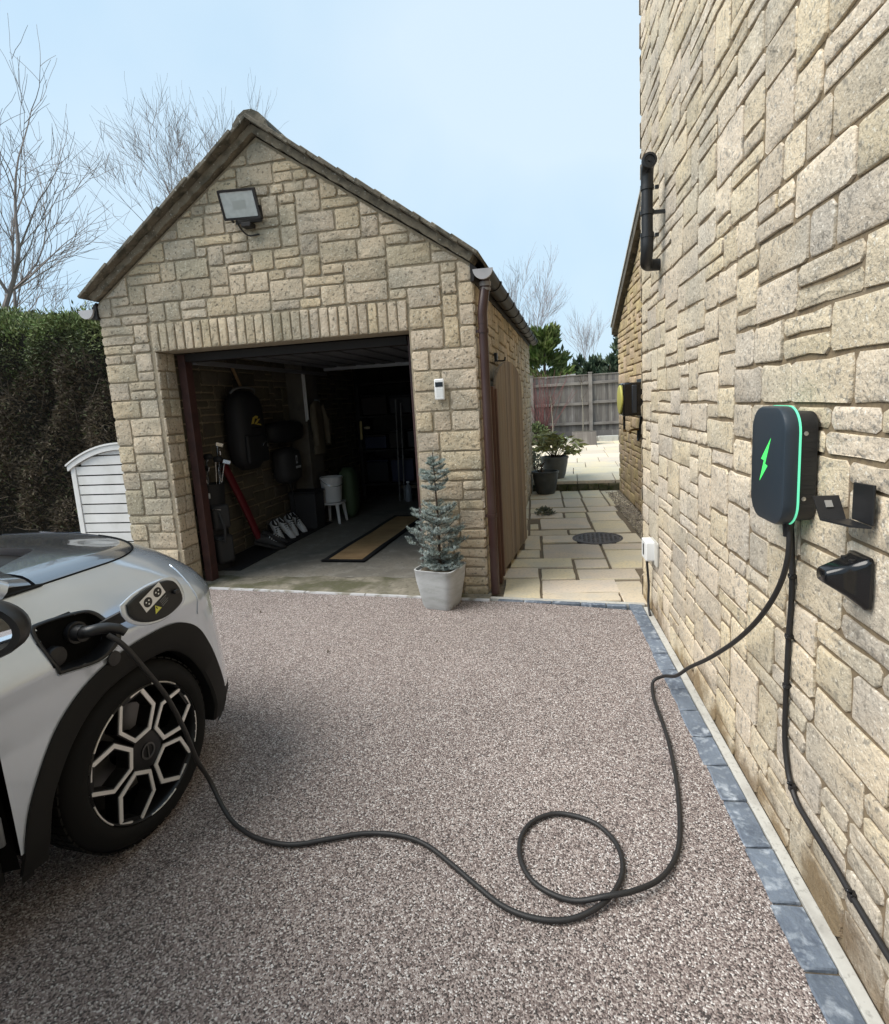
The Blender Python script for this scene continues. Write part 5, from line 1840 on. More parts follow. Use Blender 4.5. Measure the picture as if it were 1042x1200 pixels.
for i in range(26):
    an, el = rg.uniform(0, 2 * pi), rg.uniform(.25, 1.3)
    L = rg.uniform(.26, .50)
    d_ = V(cos(an) * cos(el), sin(an) * cos(el), sin(el))
    a_ = V(-.33, 9.72, .46)
    b_ = a_ + d_ * L
    t.tube([a_, a_ + d_ * L * .5 + V(0, 0, .01), b_], [.007, .006, .004], 5)
    pts, dirs = [], []
    for k in range(22):
        aa = rg.uniform(0, 2 * pi)
        pts.append(b_ + V(rg.gauss(0, .015), rg.gauss(0, .015), rg.gauss(0, .02)))
        dirs.append(V(cos(aa), sin(aa), rg.uniform(-.7, .35)))
    leaves(tl, pts, .14, aspect=.3, dirs=dirs, rng=rg)
t.build('stems', M['bark'], bu, smooth=60)
tag(tl.build('leaves', M['bush'], bu, smooth=None), kind='stuff')
for lab, x_, y_, ht in (('thin bare sapling with a stake, left one beyond the leafy bush', -.52, 14.2, 1.35), ('thin bare sapling in a dark trough by the fence', .25, 16.4, 1.75)):
    sa = thing('young_tree', lab, 'sapling', (x_, y_, .15))
    t = MB(); t.tube([(x_, y_, .15), (x_ + .02, y_, .15 + ht * .5), (x_ - .01, y_, .15 + ht)], [.02, .015, .008], 6); t.build('stem', mat('pale_bark', (.22, .20, .16), .9), sa, smooth=60)
    t = MB()
    for k in range(9):
        z_ = ht * R.uniform(.6, 1.0)
        t.tube([(x_, y_, .15 + z_), (x_ + R.uniform(-.15, .15), y_ + R.uniform(-.1, .1), .15 + z_ + R.uniform(.08, .28))], [.006, .003], 4)
    t.build('twigs', M['bark'], sa, smooth=60)
tr = thing('planting_trough', 'dark wooden planting trough in front of the fence', 'planter', (.25, 16.4, .15))
t = MB(); t.span((-.05, 16.2, .15), (.62, 16.6, .52)); t.build('box', M['fence'], tr, bevel=.01)
t = MB(); t.span((-.03, 16.22, .5), (.60, 16.58, .525)); t.build('soil', M['dirt'], tr)
# low plants along the left of the terrace
M['grey_leaf'] = leaf_mat('grey_leaf', (.16, .18, .13), (.24, .25, .20), .35, .02)
M['mid_leaf'] = leaf_mat('mid_leaf', (.07, .10, .035), (.12, .14, .06), .35, .02)
def low_bush(name, lab, cat, x_, y_, z_, r_, h_, m, n, size, seed, grp=None):
    o = thing(name, lab, cat, (x_, y_, z_), group=grp)
    g_ = random.Random(seed)
    t = MB()
    pts, dirs = [], []
    stm = MB()
    for i in range(n):
        an, el, rr = g_.uniform(0, 2 * pi), g_.uniform(.05, 1.5), g_.uniform(.45, 1.0) ** .6 * g_.choice((1, 1, .8, 1.1))
        d_ = V(cos(an) * cos(el) * r_, sin(an) * cos(el) * r_, sin(el) * h_)
        pts.append(V(x_, y_, z_) + d_ * rr)
        dirs.append(d_.normalized() + V(g_.gauss(0, .6), g_.gauss(0, .6), g_.gauss(.1, .5)))
        if i % 24 == 0:
            stm.tube([V(x_, y_, z_), V(x_, y_, z_) + d_ * rr], [.008, .003], 4)
    leaves(t, pts, size, dirs=dirs, rng=g_)
    stm.build('stems', M['bark'], o, smooth=60)
    tag(t.build('leaves', m, o, smooth=None), kind='stuff')
low_bush('low_shrub', 'grey-leaved low shrub just past the gate beyond the garage', 'shrub', -.72, 10.3, .15, .28, .45, M['grey_leaf'], 700, .06, 3)
low_bush('low_shrub', 'tiny clump of weeds at the gate end on the patio', 'weed', -.40, 7.35, .0, .12, .07, M['grey_leaf'], 220, .05, 4)
low_bush('low_shrub', 'dark green shrub in the bed at the left end of the fence', 'shrub', -1.15, 17.9, .2, .55, .5, M['mid_leaf'], 900, .10, 6)
rs = thing('red_twig_shrub', 'bare reddish twiggy shrub against the left of the fence', 'shrub', (-.9, 18.1, .25))
t = MB()
rg = random.Random(9)
for k in range(45):
    a_ = V(-.9 + rg.uniform(-.12, .12), 18.1, .25)
    d_ = V(rg.gauss(0, .28), rg.gauss(0, .1), 1).normalized()
    L = rg.uniform(1.3, 2.05)
    b_ = a_ + d_ * L * .6
    t.tube([a_, b_, b_ + (d_ + V(rg.gauss(0, .2), 0, .1)) * L * .4], [.009, .007, .004], 4)
t.build('twigs', mat('red_twig', (.17, .07, .065), .8), rs, smooth=60)

# ------------------------------------------------------------------ clipped hedge left of the garage
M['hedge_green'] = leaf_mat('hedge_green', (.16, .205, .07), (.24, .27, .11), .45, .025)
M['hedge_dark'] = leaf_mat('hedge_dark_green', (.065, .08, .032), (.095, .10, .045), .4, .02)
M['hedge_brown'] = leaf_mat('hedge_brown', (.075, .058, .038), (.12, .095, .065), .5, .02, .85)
hedge = thing('clipped_hedge', 'tall clipped conifer hedge, green on top and brown at its face, left of the garage', 'hedge', (-6.5, 6.4, 0))
rg = random.Random(21)
HX0, HX1, HY0, HY1 = -10.5, -3.95, 5.75, 7.2
htop = lambda x_: 2.62 + .10 * (-3.9 - x_) + .05 * sin(x_ * 3.1)
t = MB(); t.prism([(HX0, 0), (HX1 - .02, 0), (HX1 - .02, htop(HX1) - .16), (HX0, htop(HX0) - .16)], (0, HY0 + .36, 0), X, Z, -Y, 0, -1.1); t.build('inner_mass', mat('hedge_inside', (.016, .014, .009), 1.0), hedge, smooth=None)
tg, td, tb, tt = MB(), MB(), MB(), MB()
for i in range(62000):
    x_ = rg.uniform(HX0 if rg.random() < .2 else -8.6, HX1)
    zt = htop(x_)
    z_ = rg.uniform(.05, 1) ** .9 * zt
    f = z_ / zt
    bulge = .12 * sin(x_ * 4.3 + z_ * 2.1) + .08 * sin(x_ * 9.1 - z_ * 5.3) + .10 * mnoise.noise(V(x_ * 3, z_ * 3, 0))
    y_ = HY0 + .10 + bulge + abs(rg.gauss(0, .12)) + max(0, (f - .86)) * 1.6
    p = V(x_, y_, z_)
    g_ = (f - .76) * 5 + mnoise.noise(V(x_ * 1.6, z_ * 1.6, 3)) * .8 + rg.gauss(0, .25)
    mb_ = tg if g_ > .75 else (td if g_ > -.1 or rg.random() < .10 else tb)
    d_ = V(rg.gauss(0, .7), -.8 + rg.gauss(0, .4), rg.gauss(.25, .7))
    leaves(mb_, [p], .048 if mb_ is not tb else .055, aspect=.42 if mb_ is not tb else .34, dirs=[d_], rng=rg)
for i in range(26000):
    x_ = rg.uniform(-9.2, HX1)
    y_ = rg.uniform(HY0 + .2, HY1)
    z_ = htop(x_) + rg.gauss(-.03, .05) - (.18 if y_ < HY0 + .45 else 0) * rg.random()
    leaves(tg if rg.random() < .8 else td, [V(x_, y_, z_)], .055, aspect=.36, dirs=[V(rg.gauss(0, .6), rg.gauss(-.2, .5), 1)], rng=rg)
for i in range(220):
    x_ = rg.uniform(-8.5, HX1); z_ = rg.uniform(.1, 2.2)
    p = V(x_, HY0 + rg.uniform(-.02, .3), z_)
    d_ = V(rg.gauss(0, .8), -.3, rg.gauss(.3, .6)).normalized() * rg.uniform(.12, .4)
    tt.tube([p, p + d_ * .6, p + d_ + V(0, 0, .03)], [.004, .0035, .002], 4)
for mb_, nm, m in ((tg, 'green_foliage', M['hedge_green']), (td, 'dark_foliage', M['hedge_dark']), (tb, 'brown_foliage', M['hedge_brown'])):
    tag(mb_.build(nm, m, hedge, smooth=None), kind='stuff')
tag(tt.build('twigs', mat('hedge_twig', (.085, .065, .045), .9), hedge, smooth=60), kind='stuff')

# ------------------------------------------------------------------ slatted white store with a curved top
M['store'] = mat('white_slats', (.70, .69, .67), .6, var=[(5, (.62, .61, .58), .45, .65)], bump=[('noise', 30, .1, .002)], rnd=.05)
store = thing('slatted_store', 'low white slatted garden store with a curved top beside the garage', 'garden store', (-4.55, 5.3, 0))
SX0, SX1, SY0, SY1 = -5.20, -3.92, 5.0, 5.65
scx, shw = (SX0 + SX1) / 2, (SX1 - SX0) / 2
arc = lambda x_: 1.09 + .19 * (1 - ((x_ - scx) / shw) ** 2)
t = MB(); t.span((SX0 + .05, SY0 + .05, .02), (SX1 - .05, SY1 - .03, 1.04)); t.build('inside', M['void'] if 'void' in M else M['black'], store, smooth=None)
for x_ in (SX0 + .03, SX1 - .03):
    for y_ in (SY0 + .02, SY1 - .03):
        t = MB(); t.span((x_ - .03, y_ - .025, 0), (x_ + .03, y_ + .025, arc(x_) - .02)); t.build('corner_post', M['store'], store, bevel=.004)
z_ = .06
pitch = .102
while z_ < 1.22:
    zt = min(z_ + pitch - .014, 9)
    xs0 = SX0 + .062
    poly = [(xs0, z_), (-xs0 + 2 * scx, z_), (-xs0 + 2 * scx, zt), (xs0, zt)]
    # keep what is under the arc
    n_ = 16
    tops_ = [(lerp(2 * scx - xs0, xs0, i / n_), min(zt, arc(lerp(2 * scx - xs0, xs0, i / n_)) - .055)) for i in range(n_ + 1)]
    if max(q[1] for q in tops_) > z_ + .015:
        ok = [q for q in tops_ if q[1] > z_ + .003]
        poly = [(ok[-1][0], z_), (ok[0][0], z_)] + ok
        t = MB(); t.prism(poly, (0, SY0 + .005, 0), X, Z, -Y, 0, -.018)
        t.build('slat', M['store'], store, smooth=None, fix=True)
    z_ += pitch
for y_ in (SY0 - .012, SY1):
    t = MB()
    o_ = [(lerp(SX0 - .02, SX1 + .02, i / 20), arc(lerp(SX0 - .02, SX1 + .02, i / 20)) + .004) for i in range(21)]
    i_ = [(a, b - .055) for a, b in o_]
    t.prism(o_[::-1] + i_, (0, y_, 0), X, Z, -Y, .012, -.012)
    t.build('arched_trim', M['store'], store, smooth=None, fix=True)
t = MB()
vs = []
for i in range(21):
    x_ = lerp(SX0 - .03, SX1 + .03, i / 20)
    vs += [(x_, SY0 - .035, arc(x_) + .006), (x_, SY1 + .03, arc(x_) + .006), (x_, SY1 + .03, arc(x_) + .024), (x_, SY0 - .035, arc(x_) + .024)]
t.add(vs, [(i * 4 + k, i * 4 + (k + 1) % 4, (i + 1) * 4 + (k + 1) % 4, (i + 1) * 4 + k) for i in range(20) for k in range(4)] + [(0, 3, 2, 1), (80, 81, 82, 83)])
t.build('curved_lid', M['store'], store, smooth=30, fix=True)
for k in range(9):
    t = MB(); t.span((SX0 - .002, SY0 + .06, .06 + k * pitch), (SX0 + .016, SY1 - .06, .148 + k * pitch)); t.build('side_slat', M['store'], store, smooth=None)

# ------------------------------------------------------------------ trees
M['twig'] = mat('winter_bark', (.19, .155, .14), .9, var=[(3, (.25, .21, .19), .45, .65)])
M['far_twig'] = mat('far_bark', (.33, .295, .30), .9)


def bare_tree(lab, base, height, seed, spread=.5, r0=.16, levels=5, m='twig', trunk_h=.22, kids=(3, 4), lean=V(0, 0, 0), minr=.006, name='bare_tree', grp=None):
    o = thing(name, lab, 'tree', base, group=grp)
    g_ = random.Random(seed)
    tr_, br_, tw_ = MB(), MB(), MB()

    def limb(p, d, L, r, lev):
        n_ = 5 if lev < 2 else 4
        pts, ds = [p], [d]
        for i in range(n_):
            d = (d + V(g_.gauss(0, .11), g_.gauss(0, .11), g_.gauss(.05, .07))).normalized()
            pts.append(pts[-1] + d * L / n_)
            ds.append(d)
        re = max(minr * .6, r * .5)
        (tr_ if lev == 0 else br_ if lev < 3 else tw_).tube(pts, [lerp(r, re, i / n_) for i in range(n_ + 1)], 8 if lev == 0 else 5 if lev < 3 else 3, cap=False)
        if lev >= levels:
            return
        for k in range(g_.randint(*kids) + (1 if lev in (1, 2) else 0)):
            f = g_.uniform(.35, 1.0) if lev else g_.uniform(.6, 1.0)
            i = min(n_ - 1, int(f * n_))
            q = pts[i].lerp(pts[i + 1], f * n_ - i)
            dd = ds[i + 1]
            ax = dd.orthogonal().normalized()
            ax = Matrix.Rotation(g_.uniform(0, 2 * pi), 3, dd) @ ax
            nd_ = (Matrix.Rotation(g_.uniform(.35, 1.0) * spread * 1.5, 3, ax) @ dd + V(0, 0, .12)).normalized()
            limb(q, nd_, L * g_.uniform(.55, .8), max(minr, lerp(r, re, f) * g_.uniform(.45, .7)), lev + 1)
        limb(pts[-1], ds[-1], L * g_.uniform(.65, .85), re, lev + 1)

    limb(V(*base), (V(0, 0, 1) + lean).normalized(), height * trunk_h, r0, 0)
    tr_.build('trunk', M[m], o, smooth=60)
    br_.build('limbs', M[m], o, smooth=60)
    tag(tw_.build('twigs', M[m], o, smooth=60), kind='stuff')
    return o


bare_tree('large bare winter tree at the left edge, its boughs arching over the hedge', (-13.6, 9.8, 0), 11.5, 3, .62, .17, 5, trunk_h=.26, minr=.006, kids=(2, 3), lean=V(.12, .1, 0))
bare_tree('bare tree with fine upswept twigs rising behind the garage roof', (-15.3, 19.5, 0), 17.5, 8, .50, .18, 6, trunk_h=.29, minr=.007, kids=(2, 3))
bare_tree('low bare tree just behind the hedge left of the garage roof', (-9.6, 12.5, 0), 5.6, 15, .6, .09, 5, trunk_h=.3, minr=.005, kids=(2, 2))
bare_tree('distant bare tree beyond the fence, left of the dark conifer', (-3.3, 38, 0), 11.5, 31, .42, .15, 5, 'far_twig', trunk_h=.29, minr=.009, kids=(2, 3))
bare_tree('faint distant birch beyond the fence, right of the conifer', (1.5, 46, 0), 10.5, 44, .36, .11, 5, 'far_twig', trunk_h=.30, minr=.008, kids=(2, 2))
bare_tree('second faint bare tree behind the garage eave', (-4.8, 41, 0), 9.5, 52, .45, .12, 5, 'far_twig', trunk_h=.27, minr=.009, kids=(2, 2))


def conifer(name, lab, base, h_, r_, n, m, seed, size=.28, grp=None, trunk=True):
    o = thing(name, lab, 'conifer', base, group=grp)
    g_ = random.Random(seed)
    B = V(*base)
    t = MB(); t.tube([B, B + V(0, 0, h_ * .5), B + V(0, 0, h_ * .95)], [.12, .08, .02], 6); t.build('trunk', M['bark'], o, smooth=60)
    cr_ = MB()
    br = []
    for k in range(int(26 + h_ * 6)):
        z_ = g_.uniform(.06, 1) ** .9
        an = g_.uniform(0, 2 * pi)
        rr = r_ * (1 - z_) ** .6 * g_.uniform(.7, 1.15) + .08
        br.append((B + V(0, 0, z_ * h_ * .93), V(cos(an) * rr, sin(an) * rr, .35 * rr + g_.uniform(0, .3))))
    for i in range(n):
        a, d = g_.choice(br)
        f = g_.uniform(.25, 1) ** .7
        p = a + d * f + V(g_.gauss(0, .07), g_.gauss(0, .07), g_.gauss(0, .07)) * r_
        leaves(cr_, [p], size, aspect=.35, dirs=[d.normalized() + V(g_.gauss(0, .4), g_.gauss(0, .4), .5 + g_.gauss(0, .4))], rng=g_)
    tag(cr_.build('crown', m, o, smooth=None), kind='stuff')


M['con1'] = leaf_mat('conifer_green', (.095, .135, .035), (.16, .19, .055), .5, .02)
M['con2'] = leaf_mat('far_conifer', (.055, .08, .045), (.08, .105, .06), .4, .02)
conifer('conifer', 'bushy yellow-green conifer standing behind the fence by the garage eave', (-1.0, 21.5, 0), 3.9, 1.25, 9000, M['con1'], 4, .30)
for i, (lab, x_, y_, h_) in enumerate((('narrow dark conifer behind the fence, next to the bushy one', .35, 27.5, 3.1), ('narrow dark conifer in the middle of the row behind the fence', 1.15, 28, 3.3), ('narrow dark conifer close to the house wing eave', 2.1, 27.5, 3.9),
                                       ('dark conifer partly behind the rear wing', 2.9, 27, 4.3), ('low dark conifer between two narrow ones behind the fence', .75, 26.5, 2.9), ('low conifer right of the middle of the row', 1.65, 26.5, 3.0))):
    conifer('conifer', lab, (x_, y_, 0), h_, .62, 2600, M['con2'], 60 + i, .28, grp='dark conifers in a row behind the fence')
# dark undergrowth filling the row
low_bush('evergreen_shrub', 'dark evergreen shrub filling the gap behind the fence middle', 'shrub', -2.4, 23, 0, 1.4, 2.6, M['con2'], 2500, .28, 71)
low_bush('evergreen_shrub', 'dark evergreen shrub at the back of the conifer row', 'shrub', 1.3, 30, 0, 2.6, 2.7, M['con2'], 4000, .3, 72)
# pale shed roof edge showing over the fence
sh_ = thing('far_shed', 'low pale shed roof just showing above the fence left', 'shed', (-.9, 20, 0))
t = MB(); t.span((-1.3, 19.6, 0), (.0, 20.6, 2.05)); t.build('wall', M['fence'], sh_)
t = MB(); t.add([(-1.4, 19.5, 2.13), (.1, 19.5, 2.25), (.1, 20.7, 2.30), (-1.4, 20.7, 2.18), (-1.4, 19.5, 2.09), (.1, 19.5, 2.21), (.1, 20.7, 2.26), (-1.4, 20.7, 2.14)], [(0, 1, 2, 3), (7, 6, 5, 4), (0, 4, 5, 1), (1, 5, 6, 2), (2, 6, 7, 3), (3, 7, 4, 0)])
t.build('roof', M['edge_concrete'], sh_, smooth=None)
# leaves and earth under the hedge
ea = MB(); n_ = 30
ea.add([(-9, 4.9, .004), (-3.9, 4.76, .004), (-3.9, 6.2, .02), (-9, 6.2, .02)], [(0, 1, 2, 3)])
tag(ea.build('earth_border', M['dirt'], smooth=None), kind='structure')
lf = MB()
rg = random.Random(77)
for i in range(900):
    x_ = rg.uniform(-8, -3.95)
    leaves(lf, [V(x_, rg.uniform(4.95, 5.75), .015 + rg.uniform(0, .02))], .06, aspect=.5, dirs=[V(rg.gauss(0, 1), rg.gauss(0, 1), rg.gauss(0, .15))], rng=rg)
tag(lf.build('leaf_litter', mat('dead_leaf', (.14, .10, .055), .9, rnd=.4), smooth=None), kind='stuff')

M['dead_leaf'] = bpy.data.materials['dead_leaf']
rg = random.Random(12)
for (x_, y_) in ((.02, 2.86), (-.9, 3.3), (-1.9, 3.9), (.2, 3.7), (-2.4, 3.75), (-.35, 3.95), (-1.55, 3.1)):
    t = MB()
    leaves(t, [V(x_, y_, .006), V(x_ + .006, y_ + .01, .007)], .022, aspect=.6, dirs=[V(rg.gauss(0, 1), rg.gauss(0, 1), .2), V(rg.gauss(0, 1), rg.gauss(0, 1), .2)], rng=rg)
    tag(t.build('fallen_leaf', M['dirt'], smooth=None), 'tiny dark dead leaf lying on the brown gravel driveway', 'leaf', 'fallen leaves on the driveway')
# ------------------------------------------------------------------ things kept in the garage
IX = GL + .18                            # face of the inner left wall
M['bag'] = mat('black_fabric', (.014, .014, .016), .7, bump=[('noise', 60, .3, .004)])
M['bag2'] = mat('dark_grey_fabric', (.035, .035, .038), .7, bump=[('noise', 60, .3, .004)])
M['steel'] = mat('club_steel', (.55, .55, .56), .25, metal=1)
M['red'] = mat('red_fabric', (.12, .006, .012), .6, bump=[('noise', 12, .4, .01)])
M['shoe'] = mat('white_shoe', (.62, .64, .66), .5)
M['wood'] = mat('wood_handle', (.32, .20, .10), .6)
# golf bag with clubs just inside the door frame
gb = thing('golf_bag', 'black golf bag standing just inside the doorway, silver trim on its pockets', 'golf bag', (-3.50, 4.90, 0))
gx_, gy_ = -3.50, 4.90
t = MB()
t.lathe([(.13, .0), (.135, .03), (.125, .25), (.12, .60), (.135, .84), (.138, .86), (.12, .862), (.11, .80), (0, .78)], (gx_, gy_, .0), 24, xf=.9, capb=True)
t.build('body', M['bag'], gb, smooth=50)
for z0, z1, o_ in ((.08, .36, .135), (.42, .66, .13)):
    t = MB(); t.box((gx_ + o_ * .75, gy_ - .06, (z0 + z1) / 2), (.12, .17, z1 - z0), Matrix.Rotation(-.5, 3, 'Z')); pk = t.build('pocket', M['bag2'], gb, bevel=.03, seg=3)
    t = MB(); t.tube(smooth_path([(gx_ + o_ * .75 - .03, gy_ - .16, z1 - .07), (gx_ + o_ * .75 + .01, gy_ - .165, z1 - .03), (gx_ + o_ * .75 + .07, gy_ - .13, z1 - .035)], 5), .006, 5); t.build('zip', M['steel'], pk, smooth=60)
t = MB(); t.tube(smooth_path([(gx_ - .10, gy_ - .10, .16), (gx_ - .13, gy_ - .13, .45), (gx_ - .11, gy_ - .10, .70)], 6), .011, 6); t.build('stand_leg', M['steel'], gb, smooth=60)
t = MB(); t.tube(smooth_path([(gx_ + .13, gy_ - .12, .62), (gx_ + .20, gy_ - .15, .45), (gx_ + .17, gy_ - .13, .30)], 6), .014, 6); t.build('strap', M['bag2'], gb, smooth=60)
t = MB(); t.box((gx_ + .04, gy_ - .135, .76), (.07, .012, .05)); t.build('badge', M['shoe'], gb, bevel=.004)
rg = random.Random(2)
for i in range(8):
    a_ = V(gx_ + rg.uniform(-.08, .08), gy_ + rg.uniform(-.08, .08), .78)
    hgt = rg.uniform(1.0, 1.28)
    b_ = V(a_.x + rg.uniform(-.05, .07), a_.y + rg.uniform(-.05, .05), hgt)
    t = MB(); t.tube([a_, b_], .0065, 6); sh = t.build('golf_club', M['steel'], None, smooth=60)
    tag(sh, 'golf club with a fat black head standing in the black golf bag' if i < 3 else 'golf club with a thin steel head standing in the black golf bag', 'golf club', 'black-headed golf clubs in the bag' if i < 3 else 'steel-headed golf clubs in the bag')
    t = MB()
    if i < 3:
        t.lathe([(0, -.03), (.035, -.025), (.05, 0), (.035, .025), (0, .03)], b_ + V(.03, -.01, .01), 12, yf=.75)
        hd_ = t.build('club_head', M['bag'], sh, smooth=60)
    else:
        t.box(b_ + V(.028, 0, .012), (.075, .016, .042), Matrix.Rotation(rg.uniform(-1, 1), 3, 'Z') @ Matrix.Rotation(.3, 3, 'Y')); hd_ = t.build('club_head', M['steel'], sh, bevel=.005)
# big black bag hanging on the wall
def soft_bag(name, lab, cat, c, w_, h_, d_, m, parts=True, n=20):
    o = thing(name, lab, cat, (IX, c[1], c[2] - h_ / 2))
    t = MB()
    secs = []
    for k in range(11):
        f = k / 10
        s_ = (max(0, 1 - abs(2 * f - 1) ** 3.5)) ** .45
        secs.append((f, max(.05, s_)))
    vs, fs = [], []
    for f, s_ in secs:
        for i in range(n):
            an = 2 * pi * i / n
            ca, sa = cos(an), sin(an)
            q = (abs(ca) ** 3.5 + abs(sa) ** 3.5) ** (-1 / 3.5)
            vs.append((c[0] + ca * q * d_ / 2 * lerp(1, s_, .6), c[1] + sa * q * w_ / 2 * lerp(1, s_, .55), c[2] + (f - .5) * h_))
    for k in range(10):
        for i in range(n):
            fs.append((k * n + i, k * n + (i + 1) % n, (k + 1) * n + (i + 1) % n, (k + 1) * n + i))
    fs += [tuple(range(n))[::-1], tuple(10 * n + i for i in range(n))]
    t.add(vs, fs)
    t.build('body', m, o, smooth=70)
    return o
b1 = soft_bag('travel_bag', 'large black bag with a yellow emblem hanging on the inner stone wall', 'bag', (-3.50, 5.62, 1.34), .52, .84, .26, M['bag'])
t = MB(); t.tube(smooth_path([(-3.50, 5.40, 1.74), (-3.47, 5.46, 1.785), (-3.46, 5.62, 1.80), (-3.47, 5.80, 1.785), (-3.50, 5.86, 1.74)], 5), .014, 6); t.build('handle', mat('grey_webbing', (.15, .15, .15), .7), b1, smooth=60)
t = MB(); t.box((-3.375, 5.60, 1.14), (.05, .40, .30)); t.build('front_pocket', M['bag'], b1, bevel=.022, seg=3)
ey, ez = 5.62, 1.44
def facing(nm, polys, m, p, x_):
    t = MB()
    for poly in polys:
        k = len(t.v)
        t.add([(x_ - .15 * (a * .0), ey + a, ez + b) for a, b in poly], [tuple(range(len(poly)))])
    return t.build(nm, m, p, smooth=None)
M['gold'] = mat('yellow_print', (.50, .38, .06), .5)
facing('emblem', [[(-.10, -.035), (-.06, .035), (.0, .055), (.05, .045), (.035, .02), (-.02, .025), (-.05, -.03)], [(-.04, -.035), (.03, .015), (.09, .02), (.04, -.01), (.0, -.04)], [(.0, -.045), (.10, -.055), (.09, -.04), (.03, -.03)]], M['gold'], b1, -3.366)
facing('stripe', [[(-.11, -.085), (.10, -.075), (.10, -.066), (-.11, -.076)]], M['steel'], b1, -3.366)
t = MB(); t.tube(smooth_path([(-3.345, 5.66, 1.16), (-3.335, 5.69, 1.20), (-3.335, 5.74, 1.20), (-3.345, 5.77, 1.15)], 5), .008, 6); t.build('buckle', M['steel'], b1, smooth=60)
# wooden handled tool hanging above
tl_ = thing('wooden_tool', 'wooden tool handle hung on the wall above the black bag', 'tool', (-3.62, 5.7, 1.8))
t = MB(); t.tube([(-3.62, 5.66, 2.06), (-3.58, 5.74, 1.82)], [.018, .016], 8); t.build('handle', M['wood'], tl_, smooth=60)
t = MB(); t.box((-3.57, 5.75, 1.80), (.05, .10, .03)); t.build('head', M['black'], tl_, bevel=.005)
b2 = soft_bag('holdall', 'long black holdall hanging sideways beyond the bag with the emblem', 'bag', (-3.50, 6.43, 1.28), .80, .26, .24, M['bag'])
b3 = soft_bag('rucksack', 'black rucksack with small white prints hanging under the holdall', 'bag', (-3.50, 6.45, .86), .46, .44, .24, M['bag2'])
ey, ez = 6.48, .88
facing('label_patch', [[(-.045, .0), (.0, .0), (.0, .10), (-.045, .10)]], M['shoe'], b3, -3.374)
facing('label_hole', [[(-.034, .025), (-.012, .025), (-.012, .075), (-.034, .075)]], M['bag'], b3, -3.372)
facing('stripe', [[(-.06, -.06), (.07, -.06), (.07, -.03), (-.06, -.03)]], M['shoe'], b3, -3.374)
t = MB(); t.tube(smooth_path([(-3.42, 6.30, .70), (-3.40, 6.33, .5), (-3.42, 6.38, .25), (-3.44, 6.42, .12)], 5), .008, 5); t.build('hanging_strap', M['bag'], b3, smooth=60)
# red bag leaning below
rd = thing('red_case', 'long narrow red fabric case leaning on the stone wall below the black bag', 'case', (-3.45, 5.5, .2))
t = MB(); t.tube(smooth_path([(-3.58, 5.24, 1.04), (-3.56, 5.30, .9), (-3.50, 5.42, .55), (-3.45, 5.50, .26), (-3.43, 5.52, .16)], 4), [.035, .045] + [.05] * 8 + [.048] * 4 + [.045] * 2 + [.04], 12, flat=.6); t.build('cover', M['red'], rd, smooth=60)
# black shoes, white shoes
def shoe(lab, x_, y_, rot, m, grp, z=.02, tilt=0):
    o = thing('shoe', lab, 'shoe', (x_, y_, z), rot, grp, world=False)
    o.rotation_euler = (tilt, 0, rot)
    o.scale = (1.2, 1.2, 1.2)
    t = MB()
    secs = [(-.13, .030, .060), (-.115, .036, .085), (-.06, .037, .088), (-.01, .038, .078), (.05, .043, .060), (.10, .044, .048), (.135, .034, .038), (.15, .015, .028)]
    vs, n = [], 12
    for y_, w_, h_ in secs:
        for k in range(n):
            an = 2 * pi * k / n
            vs.append((w_ * cos(an) * (1 if sin(an) < 0 else .8), y_, max(.012, .012 + h_ * .5 + h_ * .5 * sin(an))))
    t.add(vs, [(k * n + i, k * n + (i + 1) % n, (k + 1) * n + (i + 1) % n, (k + 1) * n + i) for k in range(len(secs) - 1) for i in range(n)] + [tuple(range(n))[::-1], tuple((len(secs) - 1) * n + i for i in range(n))])
    t.build('upper', m, o, smooth=60, fix=True)
    t = MB()
    so_ = [(-.033, -.13), (.033, -.13), (.040, -.03), (.046, .06), (.043, .12), (.018, .155), (-.018, .155), (-.043, .12), (-.046, .06), (-.040, -.03)]
    t.prism([(a * 1.1, b * 1.03) for a, b in so_], (0, 0, -.004), X, Y, Z, .024)
    t.build('sole', M['black'], o, smooth=40, fix=True)
    t = MB(); t.prism([(.027 * cos(2 * pi * k / 12), -.075 + .048 * sin(2 * pi * k / 12)) for k in range(12)], (0, 0, .070), X, Y, Z, .026); t.build('opening', M['bag'], o, smooth=None)
    for k in range(4):
        t = MB(); t.box((0, -.012 + k * .021, .086 - k * .009), (.050, .009, .010)); t.build('lace', M['bag2'] if m is M['shoe'] else M['shoe'], o, smooth=None)
shoe('white trainer leaning on the garage wall, nearest of the row', -3.48, 5.98, radians(-125), M['shoe'], 'shoes along the inner wall', .085, radians(-38))
shoe('second white trainer along the inner wall, toe to the floor', -3.48, 6.14, radians(-98), M['shoe'], 'shoes along the inner wall', .085, radians(-38))
shoe('third white trainer beside the dark box', -3.48, 6.32, radians(-125), M['shoe'], 'shoes along the inner wall', .085, radians(-38))
shoe('fourth white trainer, farthest of the row', -3.48, 6.47, radians(-104), M['shoe'], 'shoes along the inner wall', .085, radians(-38))
shoe('black shoe with pale laces by the red case', -3.36, 5.58, radians(-60), M['bag2'], 'shoes along the inner wall', .05, radians(-20))
shoe('black shoe lying just behind the other black one', -3.40, 5.74, radians(-50), M['bag2'], 'shoes along the inner wall', .05, radians(-20))
